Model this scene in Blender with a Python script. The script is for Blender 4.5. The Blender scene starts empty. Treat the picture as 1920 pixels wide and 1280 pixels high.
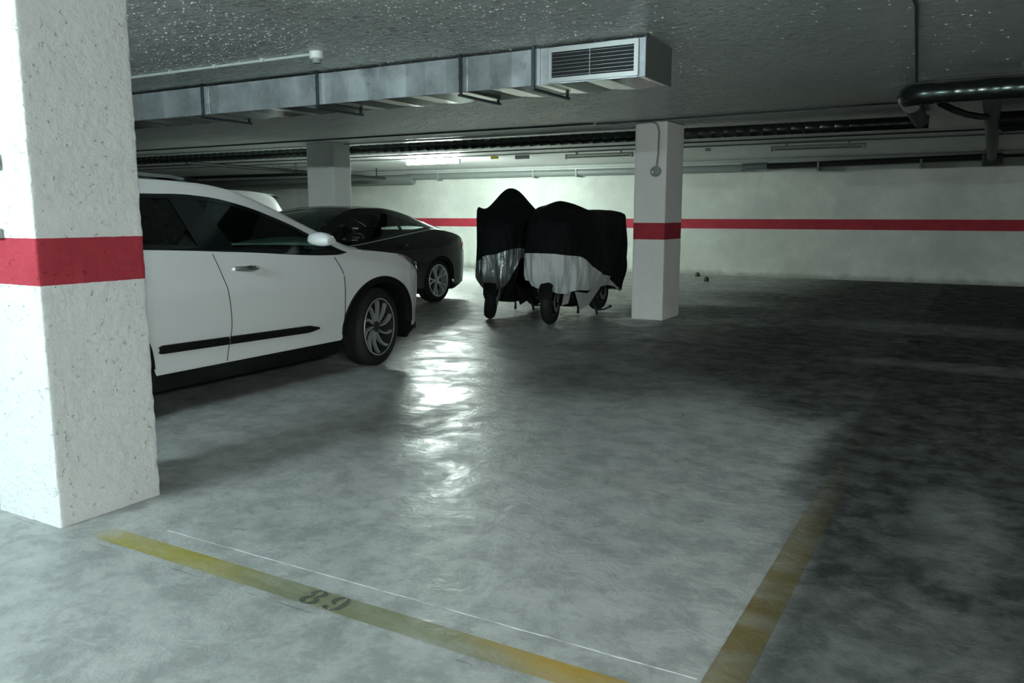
import bpy, bmesh, math, random
from math import sin, cos, pi, sqrt, radians, atan2, exp
from mathutils import Vector, Matrix, noise
random.seed(7)
SC = bpy.context.scene
COL = SC.collection
# ------------------------------------------------------------------ camera, world, exposure
CH = 1.28
cd = bpy.data.cameras.new('camera'); cam = bpy.data.objects.new('camera', cd); COL.objects.link(cam)
cd.sensor_width = 36.0; cd.lens = 1530/1920*36; cd.clip_start = .05; cd.clip_end = 200
cam.location = (0, 0, CH)
cam.rotation_euler = (radians(90)-math.atan(238/1530), 0, radians(29.83))
SC.camera = cam
w = bpy.data.worlds.new('world'); SC.world = w; w.use_nodes = True
w.node_tree.nodes['Background'].inputs[0].default_value = (.5, .75, .7, 1)
w.node_tree.nodes['Background'].inputs[1].default_value = 0.02
SC.view_settings.view_transform = 'Standard'; SC.view_settings.look = 'None'
SC.view_settings.gamma = 1; SC.view_settings.use_curve_mapping = False
SC.view_settings.exposure = 3.72
SC.cycles.max_bounces = 10; SC.cycles.diffuse_bounces = 6; SC.cycles.sample_clamp_indirect = 6
TUBE_FAR = (.85, 1.0, .92); E_FAR = 86.0
TUBE_NEAR = (.76, .96, 1.0); E_NEAR = 88.0
CZ = 2.39            # ceiling height
YW = 17.25           # far wall

# ------------------------------------------------------------------ materials
def newmat(name):
    m = bpy.data.materials.new(name); m.use_nodes = True
    nt = m.node_tree; b = nt.nodes['Principled BSDF']
    return m, nt, b
def P(nt, b, **kw):
    for k, v in kw.items():
        k = {'color': 'Base Color', 'rough': 'Roughness', 'metal': 'Metallic', 'coat': 'Coat Weight',
             'spec': 'Specular IOR Level', 'emit': 'Emission Color', 'estr': 'Emission Strength', 'sheen': 'Sheen Weight',
             'coatr': 'Coat Roughness', 'trans': 'Transmission Weight', 'alpha': 'Alpha'}[k]
        if isinstance(v, tuple): v = v + (1,)
        b.inputs[k].default_value = v
def simple(name, color, rough=.5, bump=0, bscale=60, **kw):
    m, nt, b = newmat(name); P(nt, b, color=color, rough=rough, **kw)
    N = nt.nodes; L = nt.links
    tc = N.new('ShaderNodeTexCoord'); nz = N.new('ShaderNodeTexNoise'); nz.inputs['Scale'].default_value = bscale
    nz.inputs['Detail'].default_value = 4
    L.new(tc.outputs['Object'], nz.inputs['Vector'])
    mr = N.new('ShaderNodeMapRange'); mr.inputs['To Min'].default_value = max(0, rough-.05); mr.inputs['To Max'].default_value = min(1, rough+.05)
    L.new(nz.outputs['Fac'], mr.inputs['Value']); L.new(mr.outputs['Result'], b.inputs['Roughness'])
    if bump:
        bp = N.new('ShaderNodeBump'); bp.inputs['Strength'].default_value = bump; bp.inputs['Distance'].default_value = .01
        L.new(nz.outputs['Fac'], bp.inputs['Height']); L.new(bp.outputs['Normal'], b.inputs['Normal'])
    return m
class NG:
    def __init__(s, nt): s.nt = nt; s.N = nt.nodes; s.L = nt.links
    def _in(s, sock, v):
        if isinstance(v, (int, float)): sock.default_value = v
        elif isinstance(v, tuple): sock.default_value = v if len(v) == len(sock.default_value) else v+(1,)
        else: s.L.new(v, sock)
    def math(s, op, a, b=None, c=None, clamp=False):
        n = s.N.new('ShaderNodeMath'); n.operation = op; n.use_clamp = clamp
        s._in(n.inputs[0], a)
        if b is not None: s._in(n.inputs[1], b)
        if c is not None: s._in(n.inputs[2], c)
        return n.outputs[0]
    def ramp(s, v, a, b, lo=0., hi=1., smooth=True):
        n = s.N.new('ShaderNodeMapRange'); n.interpolation_type = 'SMOOTHSTEP' if smooth else 'LINEAR'
        s._in(n.inputs['Value'], v); n.inputs['From Min'].default_value = a; n.inputs['From Max'].default_value = b
        n.inputs['To Min'].default_value = lo; n.inputs['To Max'].default_value = hi
        return n.outputs['Result']
    def noise(s, vec, scale, detail=4, rough=.5, dist=0):
        n = s.N.new('ShaderNodeTexNoise'); s.L.new(vec, n.inputs['Vector'])
        n.inputs['Scale'].default_value = scale; n.inputs['Detail'].default_value = detail
        n.inputs['Roughness'].default_value = rough; n.inputs['Distortion'].default_value = dist
        return n.outputs['Fac']
    def mix(s, f, a, b, mode='MIX'):
        n = s.N.new('ShaderNodeMix'); n.data_type = 'RGBA'; n.blend_type = mode
        s._in(n.inputs[0], f); s._in(n.inputs[6], a); s._in(n.inputs[7], b); return n.outputs[2]
    def coord(s):
        tc = s.N.new('ShaderNodeTexCoord'); sp = s.N.new('ShaderNodeSeparateXYZ'); s.L.new(tc.outputs['Object'], sp.inputs[0])
        return tc.outputs['Object'], sp.outputs[0], sp.outputs[1], sp.outputs[2]
    def mapping(s, vec, scale):
        n = s.N.new('ShaderNodeMapping'); s.L.new(vec, n.inputs[0]); n.inputs['Scale'].default_value = scale; return n.outputs[0]
    def bump(s, h, strength, dist=.01, prev=None):
        n = s.N.new('ShaderNodeBump'); n.inputs['Strength'].default_value = strength; n.inputs['Distance'].default_value = dist
        s.L.new(h, n.inputs['Height'])
        if prev is not None: s.L.new(prev, n.inputs['Normal'])
        return n.outputs['Normal']

def floor_material(paint=None):
    m, nt, b = newmat('concrete_floor' if not paint else 'worn_'+paint); g = NG(nt)
    v, x, y, z = g.coord()
    n1 = g.noise(v, 1.1, 7, .62, .15); n2 = g.noise(v, 5.5, 9, .72, .25); n3 = g.noise(v, 34, 5, .6)
    base = g.mix(g.ramp(n1, .3, .7), (.25, .265, .255), (.315, .33, .32))
    base = g.mix(g.ramp(n2, .35, .68), base, (.37, .38, .37))
    base = g.mix(g.math('MULTIPLY', g.ramp(n2, .56, .40), .35), base, (.15, .16, .155))
    base = g.mix(g.math('MULTIPLY', g.ramp(n3, .62, .75), .35), base, (.14, .15, .14))
    n4 = g.noise(v, 17, 7, .75, .9)
    base = g.mix(g.math('MULTIPLY', g.ramp(n4, .52, .66), .40), base, (.43, .44, .43))
    base = g.mix(g.math('MULTIPLY', g.ramp(n4, .46, .34), .35), base, (.17, .18, .175))
    # darker driving lane and oval patches mixed into the floor colour
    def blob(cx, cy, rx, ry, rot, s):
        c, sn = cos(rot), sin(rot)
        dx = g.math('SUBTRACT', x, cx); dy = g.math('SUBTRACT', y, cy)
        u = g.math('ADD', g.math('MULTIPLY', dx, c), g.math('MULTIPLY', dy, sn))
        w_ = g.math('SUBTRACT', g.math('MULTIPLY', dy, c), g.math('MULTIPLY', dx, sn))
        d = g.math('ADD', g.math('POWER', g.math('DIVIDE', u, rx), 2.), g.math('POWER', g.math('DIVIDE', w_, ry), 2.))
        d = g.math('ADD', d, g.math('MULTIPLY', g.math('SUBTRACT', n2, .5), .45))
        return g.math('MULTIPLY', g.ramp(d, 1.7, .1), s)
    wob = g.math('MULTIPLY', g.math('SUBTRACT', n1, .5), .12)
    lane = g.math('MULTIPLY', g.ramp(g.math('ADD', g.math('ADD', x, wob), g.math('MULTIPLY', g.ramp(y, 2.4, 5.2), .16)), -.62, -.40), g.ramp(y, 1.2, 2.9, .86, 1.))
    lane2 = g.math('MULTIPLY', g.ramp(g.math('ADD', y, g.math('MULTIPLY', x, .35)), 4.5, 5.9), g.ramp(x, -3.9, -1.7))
    dark_amt = g.math('MULTIPLY', lane, .93)
    for bl in DARK_SPOTS: dark_amt = g.math('MAXIMUM', dark_amt, blob(*bl))
    dark_amt = g.math('MAXIMUM', dark_amt, g.math('MULTIPLY', lane2, .86))
    pale_amt = None
    for bl in PALE_SPOTS:
        c_ = blob(*bl); pale_amt = c_ if pale_amt is None else g.math('MAXIMUM', pale_amt, c_)
    dark_amt = g.math('MULTIPLY', dark_amt, g.math('SUBTRACT', 1.0, pale_amt))
    dark_amt = g.math('MULTIPLY', dark_amt, g.ramp(n2, .2, .75, 1.08, .85), clamp=True)
    col = g.mix(dark_amt, base, (.013, .016, .015))
    # dark scratch beside the yellow line, edge joint
    sc = g.math('COMPARE', y, 1.832, .0022); sc = g.math('MULTIPLY', sc, g.ramp(g.noise(g.mapping(v, (1.3, .01, 1)), 3, 2), .5, .6))
    col = g.mix(g.math('MULTIPLY', sc, .7), col, (.05, .05, .055))
    if paint == 'yellow_line_paint':
        nx = g.noise(g.mapping(v, (1.6, 6, 1)), 1.3, 5, .6, .3)
        w1 = g.noise(v, 14, 6, .7, .4)
        # greyer where worn, strong yellow at the ends
        strength = g.math('ADD', g.ramp(nx, .36, .62, .62, .92), g.math('MULTIPLY', g.math('SUBTRACT', w1, .5), .3), clamp=True)
        strength = g.math('MULTIPLY', strength, g.ramp(g.math('ADD', x, g.math('MULTIPLY', w1, .2)), -3.02, -2.75))
        strength = g.math('MULTIPLY', strength, g.ramp(y, 2.6, 4.6, 1., .12))
        xw = g.math('ADD', x, g.math('MULTIPLY', g.math('SUBTRACT', nx, .5), .5))
        yel = g.mix(g.ramp(xw, -2.5, -1.95), (.27, .235, .022), (.150, .160, .075))
        yel = g.mix(g.ramp(xw, -1.45, -.85), yel, (.34, .215, .025))
        yel = g.mix(g.math('MULTIPLY', g.ramp(x, -.75, -.6), .80), yel, (.085, .072, .026))
        yel = g.mix(g.math('MULTIPLY', dark_amt, .80), yel, (.045, .042, .025))
        col = g.mix(strength, col, yel)
        edge = g.noise(v, 60, 3, .7)
    if paint == 'stencil_paint':
        col = g.mix(.88, col, (.035, .045, .03))
    if paint == 'chalk':
        wn = g.noise(g.mapping(v, (1, .1, 1)), 9, 4)
        col = g.mix(g.ramp(wn, .40, .55, .25, .95), col, (.72, .74, .73))
    g._in(b.inputs['Base Color'], col)
    ro = g.ramp(g.noise(v, 2.6, 7, .7, .8), .32, .66, .27, .58)
    ro = g.math('ADD', ro, g.math('MULTIPLY', dark_amt, .35), clamp=True)
    g._in(b.inputs['Roughness'], ro)
    g._in(b.inputs['Specular IOR Level'], g.math('SUBTRACT', .42, g.math('MULTIPLY', dark_amt, .40)))
    h = g.math('ADD', g.math('MULTIPLY', g.noise(v, 9, 5, .6, .6), 1.0), g.math('MULTIPLY', g.noise(v, 70, 3, .6), .06))
    g._in(b.inputs['Normal'], g.bump(h, .5, .012))
    return m
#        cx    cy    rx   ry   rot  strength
DARK_SPOTS = [(-2.3, 5.9, .95, .75, .3, .55), (-2.7, 7.3, 1.1, .5, .1, .42), (-1.45, 7.9, 1.7, .38, .05, .80), (.3, 8.9, 2.2, .42, .0, .93),
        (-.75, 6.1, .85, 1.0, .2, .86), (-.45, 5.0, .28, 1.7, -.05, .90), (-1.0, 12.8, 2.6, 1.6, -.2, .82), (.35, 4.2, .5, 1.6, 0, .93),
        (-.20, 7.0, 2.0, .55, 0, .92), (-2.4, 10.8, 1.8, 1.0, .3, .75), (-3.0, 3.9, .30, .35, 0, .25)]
PALE_SPOTS = [(.1, 7.75, 1.1, .25, 0, .28), (-.15, 10.3, 1.6, .55, 0, .28), (-.15, 2.5, .34, .45, 0, .12), (0.0, 3.7, .18, .6, 0, .18)]  # ovals where the floor darkening is weakened

def plaster(name, col, stripe=None, bump=.35, dist=.012, scale=18, blotch=.12, rough=.85, speck=False, ztop=None):
    m, nt, b = newmat(name); g = NG(nt); v, x, y, z = g.coord()
    n1 = g.noise(v, .8, 5, .6); n2 = g.noise(v, 6, 5, .6)
    dark = tuple(c*(1-blotch*1.6) for c in col)
    c = g.mix(g.ramp(n1, .3, .7), dark, col)
    c = g.mix(g.math('MULTIPLY', g.ramp(n2, .6, .42), blotch*1.5), c, tuple(q*.7 for q in col))
    if ztop is not None:   # grubby foot of the wall
        gr = g.math('ADD', z, g.math('MULTIPLY', g.math('SUBTRACT', n2, .5), .18))
        c = g.mix(g.ramp(gr, .14, .0, 0, .55), c, (.16, .16, .13))
    if stripe:
        z0, z1 = stripe
        zz = g.math('ADD', z, g.math('MULTIPLY', g.math('SUBTRACT', g.noise(v, 25, 2), .5), .004))
        msk = g.math('MULTIPLY', g.math('GREATER_THAN', zz, z0), g.math('LESS_THAN', zz, z1))
        red = g.mix(g.ramp(n2, .3, .7), (.34, .024, .042), (.40, .030, .050))
        c = g.mix(msk, c, red)
    g._in(b.inputs['Base Color'], c); b.inputs['Roughness'].default_value = rough
    vo = nt.nodes.new('ShaderNodeTexVoronoi'); vo.inputs['Scale'].default_value = scale*1.3; nt.links.new(g.mapping(v, (1, 1, 1.4)), vo.inputs['Vector'])
    h = g.math('ADD', g.noise(v, scale, 6, .68, .3), g.math('MULTIPLY', g.ramp(g.noise(v, scale*1.2, 3, .6), .63, .72), -.6))
    h = g.math('ADD', h, g.math('MULTIPLY', vo.outputs['Distance'], .15))
    g._in(b.inputs['Normal'], g.bump(h, bump, dist))
    if speck:
        vs = g.mapping(v, (.45, 1, 1)); sp_ = g.noise(vs, 34, 4, .7, .4); s2 = g.noise(v, 1.3, 3)
        h2 = g.math('MULTIPLY', g.ramp(sp_, .54, .66), g.ramp(s2, .35, .6, .5, 1))
        g._in(b.inputs['Normal'], g.bump(g.math('ADD', h2, g.math('MULTIPLY', g.noise(v, 12, 4), .3)), 1.0, .03))
        b.inputs['Roughness'].default_value = .38; b.inputs['Specular IOR Level'].default_value = .9
    return m

def glass_mat(name, tint, refl=.08, rough=.02):
    m = bpy.data.materials.new(name); m.use_nodes = True; nt = m.node_tree; nt.nodes.clear()
    o = nt.nodes.new('ShaderNodeOutputMaterial'); t = nt.nodes.new('ShaderNodeBsdfTransparent'); t.inputs[0].default_value = tint+(1,)
    gl = nt.nodes.new('ShaderNodeBsdfGlossy'); gl.inputs['Roughness'].default_value = rough; gl.inputs['Color'].default_value = (.9, 1, .97, 1)
    fr = nt.nodes.new('ShaderNodeFresnel'); fr.inputs[0].default_value = 1.5
    mx = nt.nodes.new('ShaderNodeMixShader'); nt.links.new(fr.outputs[0], mx.inputs[0])
    nt.links.new(t.outputs[0], mx.inputs[1]); nt.links.new(gl.outputs[0], mx.inputs[2]); nt.links.new(mx.outputs[0], o.inputs[0])
    return m

def galv_mat():
    m, nt, b = newmat('galvanised_sheet'); g = NG(nt); v, x, y, z = g.coord()
    vo = nt.nodes.new('ShaderNodeTexVoronoi'); vo.inputs['Scale'].default_value = 28; nt.links.new(v, vo.inputs['Vector'])
    n = g.noise(v, 5, 4, .6); big = g.noise(g.mapping(v, (3.2, .3, .3)), 1.2, 1, .4)
    c = g.mix(g.ramp(n, .3, .7), (.42, .47, .49), (.60, .65, .67))
    c = g.mix(g.math('MULTIPLY', vo.outputs['Distance'], .5), c, (.7, .75, .78))
    g._in(b.inputs['Base Color'], c); b.inputs['Metallic'].default_value = .6
    g._in(b.inputs['Roughness'], g.math('ADD', g.ramp(n, .3, .7, .26, .42), g.ramp(big, .4, .6, -.04, .06)))
    h = g.math('ADD', g.math('MULTIPLY', g.noise(v, 3.0, 2), 1.0), g.math('MULTIPLY', big, .8))
    g._in(b.inputs['Normal'], g.bump(h, .25, .03))
    return m

M = {}
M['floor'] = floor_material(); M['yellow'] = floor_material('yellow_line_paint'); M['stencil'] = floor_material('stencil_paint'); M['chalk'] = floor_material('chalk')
M['wall'] = plaster('painted_wall_plaster', (.72, .76, .70), (.985, 1.187), bump=.30, dist=.02, scale=7, blotch=.16, ztop=1)
M['wall2'] = plaster('plain_wall_plaster', (.60, .64, .60), (.985, 1.187), bump=.3, blotch=.16)
M['pillar'] = plaster('rough_white_pillar_plaster', (.74, .76, .75), (1.0, 1.187), bump=.9, dist=.012, scale=26, blotch=.05)
M['pillar_far'] = plaster('white_pillar_plaster', (.84, .85, .82), (.98, 1.18), bump=.3, scale=20, blotch=.06)
M['pillar_c'] = plaster('white_column_plaster', (.84, .86, .84), (.98, 1.18), bump=.3, scale=20, blotch=.06)
M['ceil'] = plaster('stippled_ceiling', (.80, .83, .81), None, bump=1.0, dist=.02, scale=24, blotch=.06, speck=True)
M['galv'] = galv_mat()
M['galv_smooth'] = simple('smooth_sheet_steel', (.27, .31, .30), .18, metal=.95)
M['spiral'] = simple('spiral_pipe_steel', (.07, .085, .08), .26, metal=.9)
M['plate'] = simple('grey_end_plate_metal', (.13, .145, .14), .45, metal=.4)
M['dark_pipe'] = simple('dark_pipe_plastic', (.012, .015, .015), .5)
M['grey_pipe'] = simple('grey_pipe_plastic', (.22, .25, .24), .45)
M['pale_pipe'] = simple('pale_pipe_wrap', (.10, .12, .11), .6, bump=.4, bscale=12)
M['cable'] = simple('dark_cable', (.05, .06, .06), .6)
M['conduit'] = simple('grey_conduit', (.52, .56, .55), .5)
M['conduit_dim'] = simple('dull_conduit', (.26, .29, .28), .5)
M['white_plastic'] = simple('white_plastic', (.75, .77, .76), .4)
M['grey_plastic'] = simple('grey_plastic', (.25, .28, .28), .5)
M['yellow_plastic'] = simple('yellow_plastic', (.6, .45, .05), .5)
M['housing'] = simple('fixture_housing', (.55, .6, .56), .4)
M['diffuser_off'] = simple('unlit_diffuser', (.40, .45, .40), .25)
M['strap'] = simple('hanger_steel', (.10, .13, .15), .4, metal=.8)
M['grille'] = simple('grille_aluminium', (.50, .53, .52), .4, metal=.3)
M['black'] = simple('black_void', (.006, .007, .008), .7)
M['white_paint'] = simple('white_car_paint', (.70, .72, .72), .35, coat=1.0, coatr=.05, bscale=4)
M['dark_paint'] = simple('dark_car_paint', (.005, .007, .007), .45, coat=.55, coatr=.06, spec=.2, bscale=4)
M['gloss_black'] = simple('gloss_black_trim', (.006, .008, .009), .12, bscale=5)
M['matt_black'] = simple('black_cladding_plastic', (.006, .007, .007), .7, spec=.15)
M['chrome'] = simple('chrome', (.75, .78, .78), .12, metal=1)
M['silver'] = simple('silver_alloy', (.66, .70, .69), .3, metal=.7)
M['dark_alloy'] = simple('dark_alloy', (.02, .024, .026), .4)
M['tyre'] = simple('tyre_rubber', (.014, .016, .016), .8, spec=.25, bump=.2, bscale=80)
M['glass'] = glass_mat('clear_car_glass', (.60, .88, .78))
M['glass_dark'] = glass_mat('tinted_car_glass', (.03, .045, .04))
M['glass_mid'] = glass_mat('smoked_car_glass', (.62, .74, .69))
M['lamp_glass'] = simple('headlamp_lens', (.10, .12, .13), .06, coat=1)
M['red_lens'] = simple('red_tail_lens', (.45, .01, .03), .1, coat=1)
M['seat'] = simple('dark_seat_cloth', (.02, .025, .025), .85)
M['dash'] = simple('pale_dashboard', (.03, .045, .04), .6)
M['steel'] = simple('grey_steel', (.3, .33, .33), .35, metal=.9)
def emis(name, col, s):
    m, nt, b = newmat(name); P(nt, b, color=(.9, .9, .9), emit=col, estr=s); return m
M['tube_far'] = emis('lit_tube_far', TUBE_FAR, E_FAR); M['tube_near'] = emis('lit_tube_near', TUBE_NEAR, E_NEAR); M['tube_fill'] = emis('added_fill_tube', (.93, 1.0, .96), 185.0)  # the last one is for the added fill tube
def cloth(name, col, rough, **kw):
    m, nt, b = newmat(name); g = NG(nt); v, x, y, z = g.coord(); P(nt, b, color=col, rough=rough, **kw)
    h = g.noise(g.mapping(v, (1, 1, .30)), 8, 5, .6, 1.3)
    nn = g.bump(h, .8, .05); g._in(b.inputs['Normal'], nn)
    return m
M['cover_black'] = cloth('black_cover_cloth', (.0035, .005, .0055), .75, spec=.15)
M['cover_silver'] = cloth('silver_cover_cloth', (.50, .54, .54), .45)
M['cover_shiny'] = cloth('shiny_silver_cover_cloth', (.24, .27, .27), .25, metal=.6)

# ------------------------------------------------------------------ helpers
def link(name, me, mat, parent=None, smooth=False):
    o = bpy.data.objects.new(name, me); COL.objects.link(o)
    for mm in (mat if isinstance(mat, (list, tuple)) else [mat]): me.materials.append(mm)
    if parent: o.parent = parent
    if smooth:
        for p in me.polygons: p.use_smooth = True
    return o
def tag(o, label=None, cat=None, group=None, kind=None):
    if label: o['label'] = label
    if cat: o['category'] = cat
    if group: o['group'] = group
    if kind: o['kind'] = kind
    return o
def empty(name, loc, rz=0):
    o = bpy.data.objects.new(name, None); COL.objects.link(o); o.location = loc; o.rotation_euler = (0, 0, rz); o.empty_display_size = .1
    return o
class MB:
    """collects simple shapes into one mesh"""
    def __init__(s): s.b = bmesh.new()
    def box(s, x0, x1, y0, y1, z0, z1):
        vs = [s.b.verts.new((x, y, z)) for x in (x0, x1) for y in (y0, y1) for z in (z0, z1)]
        for f in ((0, 1, 3, 2), (4, 6, 7, 5), (0, 4, 5, 1), (2, 3, 7, 6), (0, 2, 6, 4), (1, 5, 7, 3)): s.b.faces.new([vs[i] for i in f])
        return s
    def poly(s, pts): s.b.faces.new([s.b.verts.new(p) for p in pts]); return s
    def tube(s, pts, r, n=12, cap=True):
        pts = [Vector(p) for p in pts]; rings = []; R = r if isinstance(r, (list, tuple)) else [r]*len(pts)
        prev = None
        for i, p in enumerate(pts):
            d = (pts[min(i+1, len(pts)-1)]-pts[max(i-1, 0)]).normalized()
            if prev is None:
                a = Vector((0, 0, 1)) if abs(d.z) < .9 else Vector((1, 0, 0)); u = d.cross(a).normalized()
            else: u = (prev-d*prev.dot(d)).normalized()
            prev = u; v_ = d.cross(u)
            rings.append([s.b.verts.new(p+(u*cos(2*pi*k/n)+v_*sin(2*pi*k/n))*R[i]) for k in range(n)])
        for a, b_ in zip(rings, rings[1:]):
            for k in range(n): s.b.faces.new((a[k], a[(k+1) % n], b_[(k+1) % n], b_[k]))
        if cap: s.b.faces.new(rings[0][::-1]); s.b.faces.new(rings[-1])
        return s
    def lathe(s, prof, n=48, axis='y', closed=False, origin=(0, 0, 0)):
        """prof: list of (radius, height along axis)"""
        O = Vector(origin); rings = []
        for r, h in prof:
            ring = []
            for k in range(n):
                a = 2*pi*k/n; c, q = cos(a)*r, sin(a)*r
                ring.append(s.b.verts.new(O+Vector({'y': (c, h, q), 'z': (c, q, h), 'x': (h, c, q)}[axis])))
            rings.append(ring)
        seq = list(zip(rings, rings[1:])) + ([(rings[-1], rings[0])] if closed else [])
        for a, b_ in seq:
            for k in range(n): s.b.faces.new((a[k], a[(k+1) % n], b_[(k+1) % n], b_[k]))
        return s
    def grid(s, rows, wrap=False):
        V = [[s.b.verts.new(p) for p in r] for r in rows]
        for a, b_ in zip(V, V[1:]):
            m_ = len(a)
            for k in range(m_ if wrap else m_-1):
                q = (a[k], a[(k+1) % m_], b_[(k+1) % m_], b_[k])
                s.b.faces.new(q)
        return V
    def sphere(s, c, rx, ry, rz, n=16):
        rows = []
        for i in range(n//2+1):
            t = pi*i/(n//2); rr = max(sin(t), .001)
            rows.append([(c[0]+rx*rr*cos(2*pi*k/n), c[1]+ry*rr*sin(2*pi*k/n), c[2]+rz*cos(t)) for k in range(n)])
        s.grid(rows, True); return s
    def build(s, name, mat, parent=None, smooth=False, bevel=0, seg=2, autosmooth=None, solid=0):
        bmesh.ops.remove_doubles(s.b, verts=s.b.verts, dist=1e-6)
        if solid:
            bmesh.ops.recalc_face_normals(s.b, faces=s.b.faces)
            bmesh.ops.solidify(s.b, geom=list(s.b.faces), thickness=solid)
        if bevel:
            bmesh.ops.bevel(s.b, geom=[e for e in s.b.edges if len(e.link_faces) == 2 and e.calc_face_angle(0) > .5], offset=bevel, segments=seg, affect='EDGES', profile=.5)
        bmesh.ops.recalc_face_normals(s.b, faces=s.b.faces)
        me = bpy.data.meshes.new(name); s.b.to_mesh(me); s.b.free()
        o = link(name, me, mat, parent, smooth)
        if smooth: me.set_sharp_from_angle(angle=radians(autosmooth or 40))
        return o
def interp(tab, x):
    if tab[0][0] > tab[-1][0]: tab = tab[::-1]
    if x <= tab[0][0]: return tab[0][1]
    if x >= tab[-1][0]: return tab[-1][1]
    for i in range(len(tab)-1):
        x0, y0 = tab[i]; x1, y1 = tab[i+1]
        if x0 <= x <= x1:
            # monotone-ish cubic
            def sl(j):
                if j <= 0 or j >= len(tab)-1:
                    j0 = max(0, min(j, len(tab)-2)); return (tab[j0+1][1]-tab[j0][1])/(tab[j0+1][0]-tab[j0][0])
                a = (tab[j][1]-tab[j-1][1])/(tab[j][0]-tab[j-1][0]); b = (tab[j+1][1]-tab[j][1])/(tab[j+1][0]-tab[j][0])
                return 0 if a*b <= 0 else 2*a*b/(a+b)
            h = x1-x0; t = (x-x0)/h; m0, m1 = sl(i)*h, sl(i+1)*h
            return (2*t**3-3*t**2+1)*y0+(t**3-2*t**2+t)*m0+(-2*t**3+3*t**2)*y1+(t**3-t**2)*m1

# ------------------------------------------------------------------ shell
X0, X1, YB = -26.0, 7.0, -10.0
def structure(name, mb, mat, **kw): return tag(mb.build(name, mat, **kw), kind='structure')
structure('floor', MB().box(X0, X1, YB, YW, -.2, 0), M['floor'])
cb = MB().box(X0, X1, YB, YW, CZ, CZ+.2)
for _ in range(34000):    # stippled plaster flecks standing proud of the ceiling
    px = random.uniform(-9.0, 2.2); py = random.uniform(2.4, 9.6)
    if px > -2.6 and random.random() < min(.93, (px+2.6)/2.2): continue
    if random.random() > .45+1.3*max(0, noise.noise(Vector((px*.9, py*1.6, 3)))+.25)+(.35 if py < 5 else 0): continue
    a = random.uniform(-.5, .5); lx = random.uniform(.005, .016); ly = random.uniform(.003, .007); hz = random.uniform(.0015, .0055)
    ca, sa = cos(a), sin(a)
    vs = [cb.b.verts.new((px+ca*u-sa*q, py+sa*u+ca*q, CZ+.0005)) for u, q in ((-lx, -ly*.3), (-lx*.2, -ly), (lx, -ly*.2), (lx*.3, ly))]
    tp = cb.b.verts.new((px, py+ly*.4, CZ-hz))
    for k in range(4): cb.b.faces.new((vs[(k+1) % 4], vs[k], tp))
structure('ceiling', cb, M['ceil'])
structure('wall_back', MB().box(X0, X1, YW, YW+.2, -.2, CZ+.2), M['wall'])
structure('wall_left', MB().box(X0-.2, X0, YB, YW, -.2, CZ+.2), M['wall2'])
structure('wall_right', MB().box(X1, X1+.2, YB, YW, -.2, CZ+.2), M['wall2'])
structure('wall_front', MB().box(X0, X1, YB-.2, YB, -.2, CZ+.2), M['wall2'])

def pillar(x0, x1, y0, y1, mat, label, rough=.0, step=.03):
    b = MB(); W_, D_ = x1-x0, y1-y0; r = .008
    # closed outline with slightly rounded, chipped arrises
    out = []
    for (cx, cy, a0) in ((W_/2-r, -D_/2+r, -pi/2), (W_/2-r, D_/2-r, 0), (-W_/2+r, D_/2-r, pi/2), (-W_/2+r, -D_/2+r, pi)):
        for k in range(3): a = a0+pi/4*k; out.append((cx+r*cos(a), cy+r*sin(a)))
    pts = []
    for i, p in enumerate(out):
        q = out[(i+1) % len(out)]; L = math.dist(p, q); n = max(1, int(L/step))
        for k in range(n): pts.append((p[0]+(q[0]-p[0])*k/n, p[1]+(q[1]-p[1])*k/n))
    nz = int(CZ/step); rows = []
    for j in range(nz+1):
        z = CZ*j/nz; row = []
        for px, py in pts:
            s_ = rough*(noise.noise(Vector((px*30, py*30, z*30+x0)))+.5*noise.noise(Vector((px*9, py*9, z*9))))
            d = sqrt(px*px+py*py); row.append((px+px/d*s_, py+py/d*s_, z if 0 < j < nz else z))
        rows.append(row)
    V = b.grid(rows, True); b.b.faces.new(V[0][::-1]); b.b.faces.new(V[-1])
    o = b.build('pillar', mat, smooth=True, autosmooth=50); o.location = ((x0+x1)/2, (y0+y1)/2, 0)
    return tag(o, label, 'pillar')
pillar(-3.66, -3.213, 1.858, 2.335, M['pillar'], 'large rough white pillar with red band in the near left foreground', .0045, .02)
pillar(-3.735, -3.335, 9.5, 10.13, M['pillar_far'], 'white pillar with red band standing right of the covered scooters', .002, .04)
pillar(-9.42, -8.86, 9.87, 10.27, M['pillar_c'], 'pale square pillar rising behind the dark coupe roof', .002, .04)

# switch boxes at the frame edge on the near pillar
b = MB().box(-.045, .03, -.02, 0, -.02, .02); o = b.build('switch_box', M['grey_plastic'], bevel=.003); o.location = (-3.452, 1.852, 1.205)
tag(o, 'small grey switch box at the frame edge just above the red band', 'switch')
b = MB().box(-.045, .012, -.02, 0, -.03, .03); o = b.build('switch_box', M['grey_plastic'], bevel=.003); o.location = (-3.402, 1.852, 1.487)
tag(o, 'small grey box high on the bright face of the near pillar', 'switch')

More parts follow.
